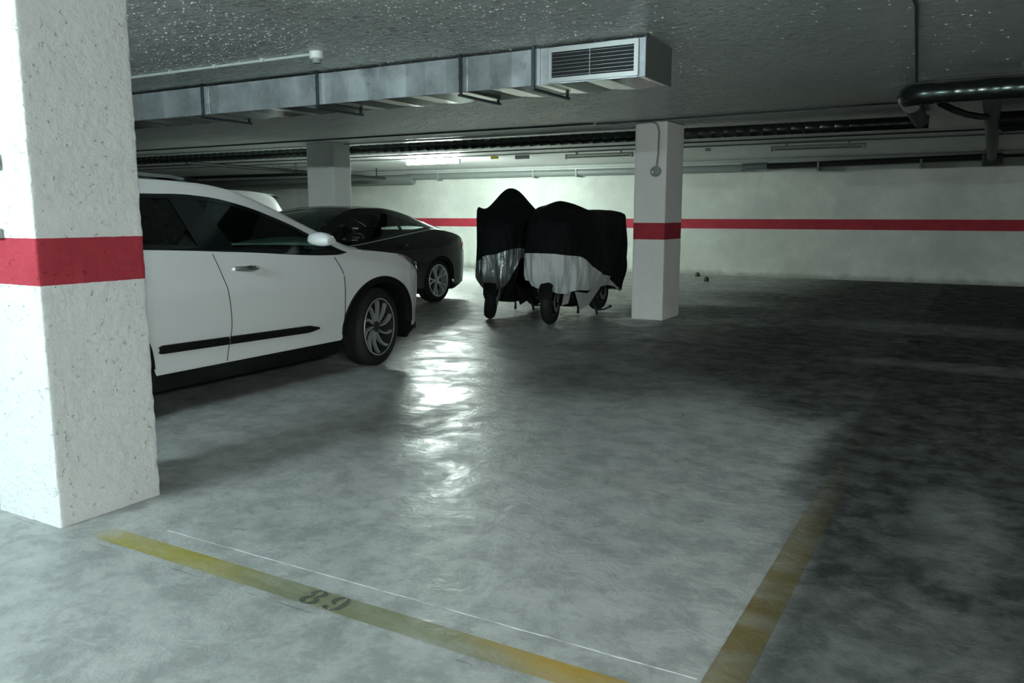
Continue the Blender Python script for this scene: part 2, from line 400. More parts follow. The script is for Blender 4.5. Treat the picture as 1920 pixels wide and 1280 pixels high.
# ------------------------------------------------------------------ floor markings
def sheet(name, quads, mat, z, label, cat):
    b = MB()
    for (xa, xb, ya, yb) in quads:
        b.poly([(xa, ya, z), (xb, ya, z), (xb, yb, z), (xa, yb, z)])
    return tag(b.build(name, mat), label, cat)
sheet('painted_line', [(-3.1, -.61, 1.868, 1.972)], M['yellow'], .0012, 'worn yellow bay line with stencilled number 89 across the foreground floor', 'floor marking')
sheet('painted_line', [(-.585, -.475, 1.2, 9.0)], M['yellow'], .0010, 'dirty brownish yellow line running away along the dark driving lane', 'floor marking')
b = MB(); n = 60
for k in range(n):
    xa = -2.81+(2.81-.60)*k/n; xb = -2.81+(2.81-.60)*(k+1)/n; wv = .0035*(noise.noise(Vector((k*.35, 0, 0))))
    hw = .0016+.0012*noise.noise(Vector((k*.9, 5, 0)))
    y_ = 2.062+.02*(k/n)+wv; b.box(xa, xb, y_-hw, y_+hw, .0002, .0011)
tag(b.build('chalk_line', M['chalk']), 'thin white chalk line on the floor behind the yellow bay line', 'floor marking')
# stencilled digits
def lens(cx, cy, rx, ry, side, gap, n=14, th=None):
    """half of an oval ring: side -1 left, +1 right; open centre"""
    pts = []
    a0, a1 = (pi/2, 3*pi/2) if side < 0 else (-pi/2, pi/2)
    for k in range(n+1):
        a = a0+(a1-a0)*k/n; pts.append((cx+side*gap+rx*cos(a), cy+ry*sin(a)))
    inn = []
    for k in range(n+1):
        a = a1+(a0-a1)*k/n; inn.append((cx+side*gap+(rx*.28)*cos(a), cy+ry*.62*sin(a)))
    return pts, inn
def digit_mesh(kind, x, y, h):
    b = MB()
    def ring(cx, cy, rx, ry, side, gap=.0035, inner=.25):
        o_, i_ = lens(cx, cy, rx, ry, side, gap); i_ = i_[::-1]; z1 = .0020; z0 = .0013
        rows = [[(p[0], p[1], z1) for p in o_], [(p[0], p[1], z1) for p in i_]]
        b.grid(rows)
    if kind == '8':
        for s_ in (-1, 1):
            ring(x, y+h*.25, h*.30, h*.235, s_); ring(x, y-h*.25, h*.34, h*.26, s_)
    else:
        ring(x, y+h*.2, h*.32, h*.30, -1)
        # right stroke sweeping to the tail
        o_ = []; i_ = []
        for k in range(15):
            a = pi/2-pi*.98*k/14
            o_.append((x+.004+h*.34*cos(a), y+.0+h*.5*sin(a), .0020)); i_.append((x+.004+h*.10*cos(a)-.0*k, y+h*.02+h*.42*sin(a), .0020))
        b.grid([o_, i_])
        cc = [(x-h*.24+h*.12*cos(2*pi*k/12), y-h*.33+h*.11*sin(2*pi*k/12), .0020) for k in range(12)]
        b.poly(cc)
        b.poly([(x-.004, y-h*.5, .002), (x-h*.22, y-h*.42, .002), (x-h*.24, y-h*.36, .002), (x-.004, y-h*.43, .002)])
    return b
line = [o for o in COL.objects if o.name == 'painted_line'][0]
o = digit_mesh('8', -1.872, 1.920, .100).build('stencilled_digit', M['stencil'], line); o['label'] = 'faded dark number 8'
o = digit_mesh('9', -1.770, 1.920, .098).build('stencilled_digit', M['stencil'], line); o['label'] = 'faded dark number 9'
line['label'] = 'worn yellow bay line with stencilled number 89 across the foreground floor'

for i, (px, py) in enumerate([(-5.12, 16.72), (-4.60, 15.6)]):
    b = MB().lathe([(.001, 0), (.05, 0), (.052, .02), (.045, .065), (.025, .085), (.001, .09)], 14, 'z')
    o = b.build('rubber_stopper', M['cable'], smooth=True); o.location = (px, py, 0)
    tag(o, ['small dark rubber knob on the floor close against the far wall', 'small dark rubber knob on the floor a step out from the far wall'][i], 'stopper')

# ------------------------------------------------------------------ ceiling duct
duct = empty('air_duct', (-1.91, 5.0, 2.135)); tag(duct, 'long galvanised rectangular air duct hung under the ceiling', 'air duct')
DH, DD, DL = .233, .475, 9.6
b = MB()
# panels with shallow transverse creases every 18 cm
xs = [-DL+i*.18 for i in range(int(DL/.18)+1)]+[0]
front, bot, back, top = [], [], [], []
for i, x in enumerate(xs):
    e = .006 if i % 2 else 0.0
    front.append((x, e*.3, 0)); 
rows = [[(x, (.007 if i % 2 else 0), 0.0) for i, x in enumerate(xs)], [(x, (.007 if i % 2 else 0), DH) for i, x in enumerate(xs)]]
b.grid(rows)
ub = MB()
for i in range(len(xs)-1):
    x, x2 = xs[i], xs[i+1]; t = .005 if i % 2 else -.005
    ub.poly([(x, 0, t), (x2, 0, -t), (x2, DD, -t), (x, DD, t)])
b.poly([(xs[0], DD, 0), (0, DD, 0), (0, DD, DH), (xs[0], DD, DH)]); b.poly([(xs[0], 0, DH), (0, 0, DH), (0, DD, DH), (xs[0], DD, DH)])
b.poly([(xs[0], 0, 0), (xs[0], DD, 0), (xs[0], DD, DH), (xs[0], 0, DH)])
b.build('duct_panels', M['galv'], duct); ub.build('duct_underside', M['galv_smooth'], duct)
b = MB().box(0, .004, -.004, DD+.006, -.006, DH+.012); b.build('end_plate', M['plate'], duct)['label'] = 'grey closed end plate'
for i, xr in enumerate([-4.03, -2.71, -1.365, -.784]):
    b = MB().box(xr-.008, xr+.008, -.022, -.006, -.02, CZ-2.135); b.box(xr-.014, xr+.014, -.03, DD+.05, -.034, -.018)
    b.box(xr-.008, xr+.008, DD+.02, DD+.036, -.02, CZ-2.135)
    b.build('hanger', M['strap'], duct)
    b = MB().box(xr+.02, xr+.045, -.006, .0, .0, DH); b.box(xr-.04, xr-.022, -.006, .0, .0, DH); b.build('joint_flange', M['galv'], duct)
# grille: frame, blades, back
gx0, gx1 = -.675, -.045; gz0, gz1 = .005, DH-.004
b = MB(); fw = .031
b.box(gx0, gx1, -.012, -.001, gz0, gz0+fw); b.box(gx0, gx1, -.012, -.001, gz1-fw, gz1); b.box(gx0, gx0+fw*.8, -.012, -.001, gz0+fw, gz1-fw); b.box(gx1-fw*.9, gx1, -.012, -.001, gz0+fw, gz1-fw)
gr = b.build('grille', M['grille'], duct, bevel=.0015, seg=1); gr['label'] = 'pale grille frame with dark slots'
b = MB().box(gx0+fw*.8, gx1-fw*.9, -.0045, -.0035, gz0+fw, gz1-fw); b.build('grille_opening', M['black'], gr)
b = MB(); nb = 7
for k in range(nb):
    z = gz0+fw+(k+.5)*(gz1-gz0-2*fw)/nb; b.box(gx0+fw*.8, gx1-fw*.9, -.0115, -.005, z-.0009, z+.0009)
for xx in (gx0+.30,): b.box(xx-.002, xx+.002, -.011, -.005, gz0+fw, gz1-fw)
b.build('grille_blades', M['steel'], gr)

# ------------------------------------------------------------------ conduits, detector
def run(name, pts, r, mat, label, cat, n=10):
    return tag(MB().tube(pts, r, n).build(name, mat, smooth=True), label, cat)
c = empty('smoke_detector', (-4.09, 4.42, CZ)); tag(c, 'white round smoke detector on the ceiling before the air duct', 'detector')
MB().lathe([(.001, 0), (.048, 0), (.048, -.045), (.040, -.052), (.001, -.053)], 28, 'z').build('base', M['white_plastic'], c, smooth=True)
b = MB().lathe([(.001, -.078), (.026, -.078), (.030, -.072), (.030, -.0535), (.001, -.0535)], 20, 'z'); b.build('sensor_head', M['grey_plastic'], c, smooth=True)
cr = run('conduit', [(-12, 4.42, CZ-.014), (-4.14, 4.42, CZ-.014)], .011, M['conduit'], 'thin pale conduit on the ceiling ending at the smoke detector', 'conduit')
for xx in (-4.6, -5.1, -5.6): MB().box(xx-.012, xx+.012, 4.40, 4.44, CZ-.028, CZ-.0005).build('clip', M['conduit'], cr)
run('cable', [(-14, 9.42, CZ-.012), (-4.25, 9.42, CZ-.012)], .011, M['cable'], 'thin dark cable along the ceiling running left to the far pillars', 'cable')
run('cable', [(-4.22, 9.42, CZ-.017), (-.9, 9.15, CZ-.017), (-.78, 9.13, CZ-.017)], .010, M['cable'], 'thin dark cable on the ceiling right of the scooter pillar', 'cable')
run('cable', [(-.40, .5, CZ-.019), (-.40, 5, CZ-.019), (-.58, 7.75, CZ-.019)], .012, M['cable'], 'dark cable on the ceiling running from top edge towards the big pipe bend', 'cable')
run('cable', [(-.56, 7.78, CZ-.010), (3.5, 7.72, CZ-.010)], .011, M['cable'], 'dark cable on the ceiling just above the big spiral pipe', 'cable')
# sounder on scooter pillar
c = empty('alarm_sounder', (-3.452, 9.5, 1.79)); tag(c, 'grey round alarm sounder hung by cable on the scooter pillar', 'alarm')
MB().lathe([(.001, 0), (.058, 0), (.062, -.02), (.058, -.045), (.04, -.055), (.001, -.056)], 28, 'y').build('body', M['grey_plastic'], c, smooth=True)
b = MB().lathe([(.001, -.07), (.012, -.069), (.016, -.0565)], 14, 'y', origin=(-.03, 0, -.01)); b.build('button', M['white_plastic'], c, smooth=True)['label'] = 'small white button'
run('cable', [(-4.05, 9.46, CZ-.02), (-3.9, 9.46, CZ-.035), (-3.75, 9.47, CZ-.035), (-3.52, 9.478, CZ-.022), (-3.452, 9.482, CZ-.05), (-3.425, 9.485, CZ-.13), (-3.43, 9.485, 2.0), (-3.445, 9.485, 1.853)], .010, M['grey_plastic'], 'grey cable dropping down the scooter pillar to the alarm sounder', 'cable')
b = MB().lathe([(.001, 0), (.035, 0), (.035, -.03), (.001, -.031)], 18, 'z'); o = b.build('junction_box', M['conduit'], smooth=True); o.location = (-4.14, 9.50, CZ); tag(o, 'small round junction box on the ceiling left of the scooter pillar', 'junction box')

# ------------------------------------------------------------------ pipes
def ribbed(name, pts, r, mat, label, cat, step=.12, n=24, rib=.004):
    """spiral-seamed metal pipe along a polyline"""
    P_ = [Vector(p) for p in pts]; out = []; R = []
    for a, b_ in zip(P_, P_[1:]):
        L = (b_-a).length; k = max(1, int(L/step))
        for i in range(k):
            t = i/k; p = a.lerp(b_, t); d = (b_-a).normalized()
            if L > step*1.5:
                out += [p, p+d*.008, p+d*.014]; R += [r, r+rib, r]
            else: out.append(p); R.append(r)
    out.append(P_[-1]); R.append(r)
    return tag(MB().tube(out, R, n).build(name, mat, smooth=True, autosmooth=60), label, cat)
# near big pipe with elbow down/back into the long one
YBP, ZBP = 8.0, 2.295; RB = .082
el = [(-.50-.17*sin(a)*1.0, YBP+.17*(1-cos(a)), ZBP) for a in [i*pi/2/8 for i in range(9)]]
ribbed('spiral_duct_pipe', [(4.5, 7.86, ZBP), (-.46, YBP, ZBP)], RB, M['spiral'], 'large dark spiral metal pipe at the top right under the ceiling', 'pipe', .17)
ELB = MB().tube([(-.46, YBP, ZBP)]+el+[(-.675, 8.6, ZBP)], RB+.006, 24).build('pipe_elbow', M['spiral'], smooth=True); tag(ELB, 'rounded metal elbow joining the large spiral pipe to the grey branch', 'pipe elbow')
run('branch_pipe', [(-.675, 8.58, ZBP), (-.70, 10.25, 2.30)], RB-.004, M['pale_pipe'], 'dull grey branch pipe between the metal elbow and long spiral pipe', 'pipe', 24)
ribbed('spiral_duct_pipe', [(-.62, 10.32, 2.29), (-22.0, 10.32, 2.30)], .070, M['spiral'], 'long thin dark spiral pipe crossing behind the pillars', 'pipe', .16)
run('conduit', [(-22, 10.14, CZ-.0145), (-4.0, 10.14, CZ-.0145)], .014, M['conduit'], 'pale conduit on the ceiling in front of the long spiral pipe', 'conduit')
# pale pipe running back to the wall, black pieces at right
run('drain_pipe', [(-.03, 8.12, 2.285), (.02, 17.1, 2.285)], .075, M['pale_pipe'], 'grey wrapped pipe running back along the ceiling to the far wall', 'pipe', 20)
run('hose', [(-.42, 8.35, 2.25), (-.33, 8.6, 2.22), (-.22, 8.95, 2.205), (-.12, 9.15, 2.20), (-.06, 9.3, 2.21)], .030, M['dark_pipe'], 'short black hose under the large spiral pipe', 'hose')
run('drain_pipe', [(.05, 10.3, 2.27), (4.5, 10.1, 2.29)], .085, M['dark_pipe'], 'thick black pipe at the right edge below the large spiral pipe', 'pipe', 20)
run('drain_pipe', [(.08, 10.9, 2.22), (4.5, 10.5, 2.26)], .022, M['dark_pipe'], 'thin black pipe right below the thick black pipe', 'pipe', 12)
# far wall pipe: grey left section, coupling, black right section
wp = empty('drain_pipe', (-5.0, 17.1, 2.2)); tag(wp, 'long drain pipe fixed high along the far wall', 'pipe')
MB().tube([(-7.9, 0, 0.03), (.86, 0, .015)], .072, 16).build('pipe_section', M['grey_pipe'], wp, smooth=True)['label'] = 'grey left section'
MB().tube([(-19, -.06, -.06), (-7.7, -.0, -.035)], .125, 16).build('pipe_section', M['grey_pipe'], wp, smooth=True)['label'] = 'thicker grey section'
MB().tube([(.86, 0, .03), (5.02, 0, .095)], .058, 16).build('pipe_section', M['dark_pipe'], wp, smooth=True)['label'] = 'black right section'
MB().tube([(.62, 0, .02), (1.12, 0, .045)], [.088, .075], 16).build('coupling', M['steel'], wp, smooth=True)
for xx in (-6.9, -4.2, -3.1, -1.0, 2.1, 3.9): MB().box(xx-.02, xx+.02, -.08, .14, -.08, .09).build('bracket', M['conduit_dim'], wp)
run('conduit', [(-18, 17.2, 2.352), (-.2, 17.2, 2.356)], .022, M['conduit'], 'pale conduit along the top of the far wall', 'conduit')
run('drain_pipe', [(.10, 17.12, 2.30), (4.5, 17.12, 2.32)], .025, M['dark_pipe'], 'thin black pipe high on the far wall at the right edge', 'pipe')
MB_ = MB().box(-.16, .16, -.1, .1, -.11, .12); o = MB_.build('pipe_box', M['pale_pipe'], bevel=.02); o.location = (.03, 17.12, 2.24); tag(o, 'grey joint block where the ceiling pipe meets the far wall pipe', 'pipe joint')
# thin oblique and left-hand far pipes
op = run('drain_pipe', [(-13.9, 11.2, 2.30), (-12.9, 16.2, 2.16)], .035, M['dark_pipe'], 'thin dark oblique pipe at far left behind the white car roof', 'pipe')
for t in (.05, .5, .95): MB().box(-13.9+t-.012, -13.9+t+.012, 11.2+5*t-.012, 11.2+5*t+.012, 2.30-.14*t+.02, CZ).build('hanger', M['strap'], op)
run('drain_pipe', [(-20, 14.9, 2.24), (-13.2, 14.9, 2.24)], .04, M['dark_pipe'], 'dark pipe at far left above the white car roof', 'pipe')
run('conduit', [(-20, 12.5, CZ-.02), (5, 12.5, CZ-.02)], .013, M['cable'], 'thin dark conduit before the row of tube lights', 'conduit')
run('conduit', [(-20, 13.30, CZ-.02), (5, 13.30, CZ-.02)], .013, M['conduit_dim'], 'thin grey conduit feeding the row of tube lights', 'conduit')

# ------------------------------------------------------------------ light fixtures
def fixture(x, y, L, lit, label, mat=None, rot=0):
    e = empty('tube_light', (x, y, CZ)); tag(e, label, 'light fixture', 'tube lights under the ceiling')
    MB().box(-L/2, L/2, -.03, .03, -.065, -.035).build('housing', M['housing'], e, bevel=.004)
    for q in (-1, 1): MB().box(q*L*.33-.02, q*L*.33+.02, -.012, .012, -.036, 0).build('ceiling_bracket', M['housing'], e)
    if lit:
        MB().tube([(-L/2+.05, 0, -.095), (L/2-.05, 0, -.095)], .019, 10).build('tube', mat, e, smooth=True)
    else:
        MB().tube([(-L/2+.05, 0, -.090), (L/2-.05, 0, -.090)], .017, 10).build('tube', M['diffuser_off'], e, smooth=True)
    for s_ in (-1, 1): MB().box(s_*L/2-.025 if s_ > 0 else -L/2, s_*L/2 if s_ > 0 else -L/2+.025, -.026, .026, -.118, -.066).build('end_cap', M['housing'], e)
    return e
FY = 13.65
fixture(-9.65, FY, 1.30, True, 'lit fluorescent tube glowing above the dark coupe', M['tube_far'])
fixture(-6.05, FY, 1.30, False, 'unlit tube light left of the scooter pillar')
fixture(-2.35, FY, 1.40, False, 'unlit tube light right of the scooter pillar')
fixture(-13.4, FY, 1.30, False, 'unlit tube light at far left behind the roof of the white car')
fixture(-3.75, -1.35, 1.25, True, 'lit tube light behind the camera over the near bays', M['tube_near'])
fixture(2.9, -2.0, 1.25, True, 'added unseen fill tube light behind the camera over the driving lane', M['tube_fill'])  # added unseen tube that brightens the faces turned to the right
b = MB().box(-.14, .14, -.03, .03, -.07, 0); o = b.build('junction_box', M['grey_plastic'], bevel=.004); o.location = (-7.55, 13.55, CZ-.02); tag(o, 'grey rectangular box on the conduit right of the glowing tube', 'junction box')
b = MB().box(-.07, .07, -.03, .03, -.05, 0); o = b.build('junction_box', M['yellow_plastic'], bevel=.004); o.location = (-8.15, 13.55, CZ-.02); tag(o, 'small yellow box on the conduit beside the glowing tube', 'junction box')
b = MB().lathe([(.001, 0), (.05, 0), (.05, -.04), (.001, -.045)], 16, 'z'); o = b.build('junction_box', M['conduit'], smooth=True); o.location = (-4.2, 14.05, CZ-.0); tag(o, 'small pale round box on the ceiling just right of the scooter pillar', 'junction box')

# ------------------------------------------------------------------ wheels
def wheel(parent, loc, R, wd, rr, style, steer=0, out=-1):
    """axis along local y; out = sign of outward side"""
    t = MB(); h = wd/2
    prof = [(rr, -h*.78), (rr+.02, -h*.92), ((R+rr)/2, -h*1.0), (R-.03, -h*.93), (R-.008, -h*.78)]
    prof2 = []
    for k, q in enumerate([-.62, -.60, -.54, -.52, -.2, -.18, -.12, -.10, .10, .12, .18, .20, .52, .54, .60, .62]):
        prof2.append((R-(.009 if (k % 4) in (1, 2) else 0), h*q))
    prof += prof2 + [(a, -b_) for a, b_ in prof[::-1]]
    t.lathe(prof, 64, 'y')
    to = t.build('wheel', M['tyre'], parent, smooth=True, autosmooth=30); to.location = loc; to.rotation_euler = (0, 0, steer)
    r = MB(); o = out
    r.lathe([(rr+.004, o*h*.86), (rr-.004, o*h*.90), (rr-.018, o*h*.86), (rr-.022, o*h*.6), (rr-.03, -o*h*.7), (rr, -o*h*.8)], 64, 'y')
    r.build('rim', M['silver'] if style != 'ten' else M['dark_alloy'], to, smooth=True, autosmooth=40)
    MB().lathe([(.0005, -o*h*.1), (rr-.03, -o*h*.1)], 40, 'y').build('wheel_disc', M['black'], to)
    lip = MB().lathe([(rr+.002, o*h*.87), (rr-.003, o*h*.915), (rr-.013, o*h*.87)], 64, 'y'); lip.build('rim_lip', M['silver'], to, smooth=True)
    if style == 'ten': n, tw = 10, .38
    elif style == 'five': n, tw = 5, 0
    else: n, tw = 7, 0
    for i in range(n):
        for pr in ((-1, 1) if style == 'five' else (0,)):
            s = MB(); rows = []
            wide = 1.0 if i % 2 == 0 else .55
            for k in range(8):
                q = k/7; rad = .042+(rr-.052)*q
                a = 2*pi*i/n+tw*q*q+pr*(.10+.13*q)*(1 if style == 'five' else 0)
                hw = ((.006+.011*q*wide) if style == 'ten' else (.011+.003*q))
                yo = o*h*(.62+.22*q*q)
                ca, sa = cos(a), sin(a)
                c0 = Vector((ca*rad, yo, sa*rad)); tn = Vector((-sa, 0, ca)); yv = Vector((0, o, 0))
                rows.append([c0-tn*hw-yv*.03, c0-tn*hw*.8, c0+tn*hw*.8, c0+tn*hw-yv*.03])
            s.grid(rows, True); s.build('spoke', M['silver'], to)
    MB().lathe([(.0005, o*h*.74), (.03, o*h*.73), (.046, o*h*.64), (.05, o*h*.4)], 24, 'y').build('hub_cap', M['dark_alloy'] if style == 'ten' else M['silver'], to, smooth=True)
    return to

# ------------------------------------------------------------------ cars
class Car:
    def __init__(s, **k): s.__dict__.update(k)
    def W(s, x): return interp(s.plan, x)
    def g(s, z): return interp(s.sec, z)
    def side(s, x, z): return s.W(x)*s.g(z)
    def belt(s, x): return interp(s.belt_t, x)
    def railz(s, x): return interp(s.rail_t, x)
    def raily(s, x): return interp(s.raily_t, x)
    def gh(s, x, z):
        """half width of the greenhouse side at x, z"""
        zb = s.belt(x); zr = max(s.railz(x), zb+.001); yb = s.side(x, zb)-.012; t = max(0, min(1, (z-zb)/(zr-zb)))
        return yb+(s.raily(x)-yb)*(t+.10*t*(1-t)*-1)
    def wt(s, x): return interp(s.win_t, x)
def frange(a, b_, n): return [a+(b_-a)*i/(n-1) for i in range(n)]
def build_car(c, root):
    P_ = root; pm = c.paint
    def arch(x):
        z = c.sill
        for xc in (c.xf, c.xr):
            d = (x-xc)/c.arx
            if abs(d) < 1: z = max(z, c.wr+c.arz*sqrt(max(0, 1-d*d)))
        z = max(z, interp(c.under, x))
        return z
    # stations
    xs = set([round(v, 4) for v in frange(c.x0, c.x1, 60)])
    for xc in (c.xf, c.xr):
        xs = {v for v in xs if abs(v-xc) > c.arx}
        for i in range(25): xs.add(round(xc-c.arx*cos(pi*i/24), 4))
    for v in (c.cowl, c.deck, c.x1-.01, c.x1-.03, c.x0+.01, c.x0+.03): xs.add(v)
    xs = sorted(v for v in xs if c.x0 <= v <= c.x1)
    nz = 18
    body = MB(); 
    for sgn in (-1, 1):
        rows = []
        for x in xs:
            z0 = arch(x); zs = c.belt(x); row = []
            for k in range(nz+1):
                q = k/nz; z = z0+(zs-z0)*q; row.append((x, sgn*c.side(x, z), z))
            rows.append(row)
        body.grid(rows)
    # hood and tail decks
    for a, e in ((c.cowl, c.x1), (c.x0, c.deck)):
        rows = []
        for x in [v for v in xs if a-1e-6 <= v <= e+1e-6]:
            zs = c.belt(x); ys = c.side(x, zs); row = []
            cr = interp(c.crown, x)
            for k in range(21):
                t = -1+2*k/20; row.append((x, t*ys, zs+cr*(1-abs(t)**3.2)))
            rows.append(row)
        body.grid(rows)
    # closed nose and tail
    for x in (xs[0], xs[-1]):
        z0 = arch(x); zs = c.belt(x); cr = interp(c.crown, x); rows = []
        for k in range(nz+1):
            z = z0+(zs-z0)*k/nz; y = c.side(x, z); rows.append([(x+(.05*(1-t*t) if x > 0 else -.03*(1-t*t)), t*y, z+cr*(1-abs(t)**3.2)*(k/nz)**4) for t in [-1+2*j/20 for j in range(21)]])
        body.grid(rows)
    body.build('body', pm, P_, smooth=True, autosmooth=35)
    # greenhouse: rail strips
    gx = frange(c.gx0, c.gx1, 64); fr = MB()
    for sgn in (-1, 1):
        rows = []
        for x in gx:
            zb = c.belt(x); zr = max(c.railz(x), zb+.002); z0 = min(max(c.wt(x), zb-.01), zr)
            row = []
            for k in range(6):
                z = z0+(zr-z0)*k/5; row.append((x, sgn*c.gh(x, z), z))
            row.append((x, sgn*(c.raily(x)-.012), zr+.010*min(1, (zr-zb)*6)))
            rows.append(row)
        fr.grid(rows)
    fr.build('roof_frame', pm, P_, smooth=True, autosmooth=60)
    # roof, windscreen, rear window
    def topgrid(a, e, n, name, mat, inset=0, bowf=0, bowr=0, lift=.0):
        t_ = MB(); rows = []
        for x in frange(a, e, n):
            zr = max(c.railz(x), c.belt(x)+.002)+.010; yr = c.raily(x)-.012-inset
            f = 0
            if bowf: f = bowf*max(0, min(1, (x-c.header)/(c.cowl-c.header)))
            if bowr: f = -bowr*max(0, min(1, (c.rhead-x)/(c.rhead-c.gx0)))
            row = []
            for k in range(17):
                t = -1+2*k/16; row.append((x+f*(1-t*t), t*yr, zr+interp(c.rcrown, x)*(1-t*t)+lift))
            rows.append(row)
        t_.grid(rows); return t_.build(name, mat, P_, smooth=True, autosmooth=60)
    topgrid(c.rhead, c.header, 20, 'roof', c.roofmat)
    topgrid(c.header, c.gx1, 14, 'windscreen', c.ws, bowf=c.bow)
    topgrid(c.gx0, c.rhead, 10, 'rear_window', M['glass_dark'] if c.kind != 'coupe' else M['glass_mid'], bowr=.06)
    # side glass
    for sgn in (-1, 1):
        def band(xa, xb, zlo, zhi, name, mat, off=0, n=24, m_=6):
            b_ = MB(); rows = []
            for x in frange(xa(0), xb(0), n):
                row = []
                s_ = (x-xa(0))/(xb(0)-xa(0))
                for k in range(m_+1):
                    q = k/m_
                    X = xa(q)+(xb(q)-xa(q))*s_
                    zl, zh = zlo(X), zhi(X); z = zl+max(0, zh-zl)*q
                    row.append((X, sgn*(c.gh(X, z)+off), z))
                rows.append(row)
            b_.grid(rows); return b_.build(name, mat, P_, smooth=True)
        zb = lambda x: c.belt(x)+.0
        for wi, (xa, xb, nm, mat) in enumerate(c.windows):
            band(xa, xb, lambda x: c.belt(x)+.012, lambda x: max(c.wt(x)-.012, c.belt(x)+.013), nm, mat)
        for (xa, xb) in c.posts:
            band(xa, xb, lambda x: c.belt(x)-.0, lambda x: c.wt(x)+.001, 'window_post', M['gloss_black'], .004, 4)
        # trims around the windows
        b_ = MB(); xsn = frange(c.wx0, c.wx1, 60)
        b_.grid([[(x, sgn*(c.gh(x, z)+.004), z) for z in [c.belt(x)-.012+(.045*k/3) if c.wt(x)-c.belt(x) > .05 else c.belt(x)-.012+max(.006, c.wt(x)-c.belt(x))*k/3 for k in range(4)]] for x in xsn])
        b_.build('window_sill_trim', M['gloss_black'], P_, smooth=True)
        b_ = MB()
        b_.grid([[(x, sgn*(c.gh(x, z)+.005), z) for z in [max(c.wt(x)-(c.trimw)*(1-k/3), c.belt(x)-.01) for k in range(4)]] for x in xsn])
        b_.build('window_top_trim', M['gloss_black'], P_, smooth=True)
        # surface patches: panels, mouldings
        def patch(name, mat, xl, xr, zlo, zhi, off, n=20, m_=10, smooth=True):
            q_ = MB(); rows = []
            for i in range(n+1):
                row = []
                for k in range(m_+1):
                    t = k/m_; zz = zlo(0)+(zhi(0)-zlo(0))*t
                    x = xl(t)+(xr(t)-xl(t))*i/n
                    z = zlo(x)+(zhi(x)-zlo(x))*t
                    row.append((x, sgn*(c.side(x, z)+off), z))
                rows.append(row)
            q_.grid(rows); return q_.build(name, mat, P_, smooth=smooth, autosmooth=60)
        c.extra(c, P_, sgn, patch, arch)
        # wheel-arch lining: cladding ring, inner well
        for xc in (c.xf, c.xr):
            q_ = MB(); rows = []
            for i in range(33):
                a = pi*i/32-.12*cos(pi*i/32)*0
                row = []
                for k, (f, off) in enumerate(((1.0, .0), (.985, c.cladoff), (.88, c.cladoff), (.86, -.02), (.86, -.28))):
                    x = xc-c.arx*f*cos(a); z = c.wr+c.arz*f*sin(a)
                    row.append((x, sgn*(min(c.side(x, max(z, .3)), c.side(xc, z)+.0)+off), z))
                rows.append(row)
            q_.grid(rows); q_.build('wheel_arch', M['matt_black'], P_, smooth=True, autosmooth=30)
    # black underbody, sills, bumper bottoms
    u = MB(); 
    xx = [v for v in xs if c.x0+.06 <= v <= c.x1-.06]
    top_r, bot_r = [], []
    for sgn in (-1, 1):
        rows = []
        for x in xx:
            inwell = any(abs(x-q) < c.arx*.97 for q in (c.xf, c.xr))
            y = c.side(x, c.sill)-.012 if not inwell else c.side(0, .5)-.30
            zl = interp(c.low, x)
            rows.append([(x, sgn*y, (c.sill+.02 if not inwell else c.belt(x)-.12)), (x, sgn*(y-.004), (c.sill+zl)/2), (x, sgn*(y-.05), zl)])
        u.grid(rows)
    u.grid([[(x, -(c.side(x, c.sill)-.06 if not any(abs(x-q) < c.arx*.97 for q in (c.xf, c.xr)) else c.side(0, .5)-.35), interp(c.low, x)), (x, (c.side(x, c.sill)-.06 if not any(abs(x-q) < c.arx*.97 for q in (c.xf, c.xr)) else c.side(0, .5)-.35), interp(c.low, x))] for x in xx])
    for x in (xx[0], xx[-1]):
        y = c.side(x, c.sill)-.012; u.poly([(x, -y, c.sill+.05), (x, y, c.sill+.05), (x, y, interp(c.low, x)), (x, -y, interp(c.low, x))])
    u.build('underbody', M['matt_black'], P_, smooth=True, autosmooth=40)
    # interior
    fl = MB(); zb0 = c.belt(0)-.16
    fl.grid([[(x, -c.side(x, .8)+.06, c.belt(x)-.14), (x, c.side(x, .8)-.06, c.belt(x)-.14)] for x in frange(c.gx0+.15, c.cowl-.42, 12)])
    fl.build('interior_tub', M['black'], P_)
    dsh = MB(); dsh.grid([[(c.cowl-.55, y, c.belt(.6)-.15), (c.cowl-.52, y, c.belt(.6)+.0-.02), (c.cowl-.3, y, c.belt(.6)+.005), (c.cowl+.05, y, c.belt(c.cowl)-.005)] for y in frange(-.70, .70, 6)])
    dsh.build('dashboard', M['dash'], P_, smooth=True)
    for (sx, sy) in c.seats:
        sb = MB(); rows = []
        for k in range(9):
            q = k/8; z = c.belt(0)-.14+.30*q; xo = sx-.12*q; hw = .24-.05*q**3; dp = .10-.03*q
            rows.append([(xo+dp*.5*cos(a), sy+hw*(abs(cos(a+pi/2))**.5)*(1 if cos(a+pi/2) > 0 else -1), z+.03*cos(a)*0) for a in [2*pi*j/20 for j in range(20)]])
        V = sb.grid(rows, True); sb.b.faces.new(V[-1])
        so = sb.build('seat', M['seat'], P_, smooth=True, autosmooth=60)
        hb = MB().sphere((sx-.15, sy, c.belt(0)+.245), .05, .13, .085, 16); hb.build('headrest', M['seat'], so, smooth=True)
    # steering wheel
    stw = MB(); R_ = .18; pts = [(c.cowl-.66+.07*sin(2*pi*k/24), c.steer_side*.37+R_*cos(2*pi*k/24), c.belt(.3)-.03+R_*.92*sin(2*pi*k/24)) for k in range(25)]
    stw.tube(pts, .014, 8, False); stw.build('steering_wheel', M['gloss_black'], P_, smooth=True)
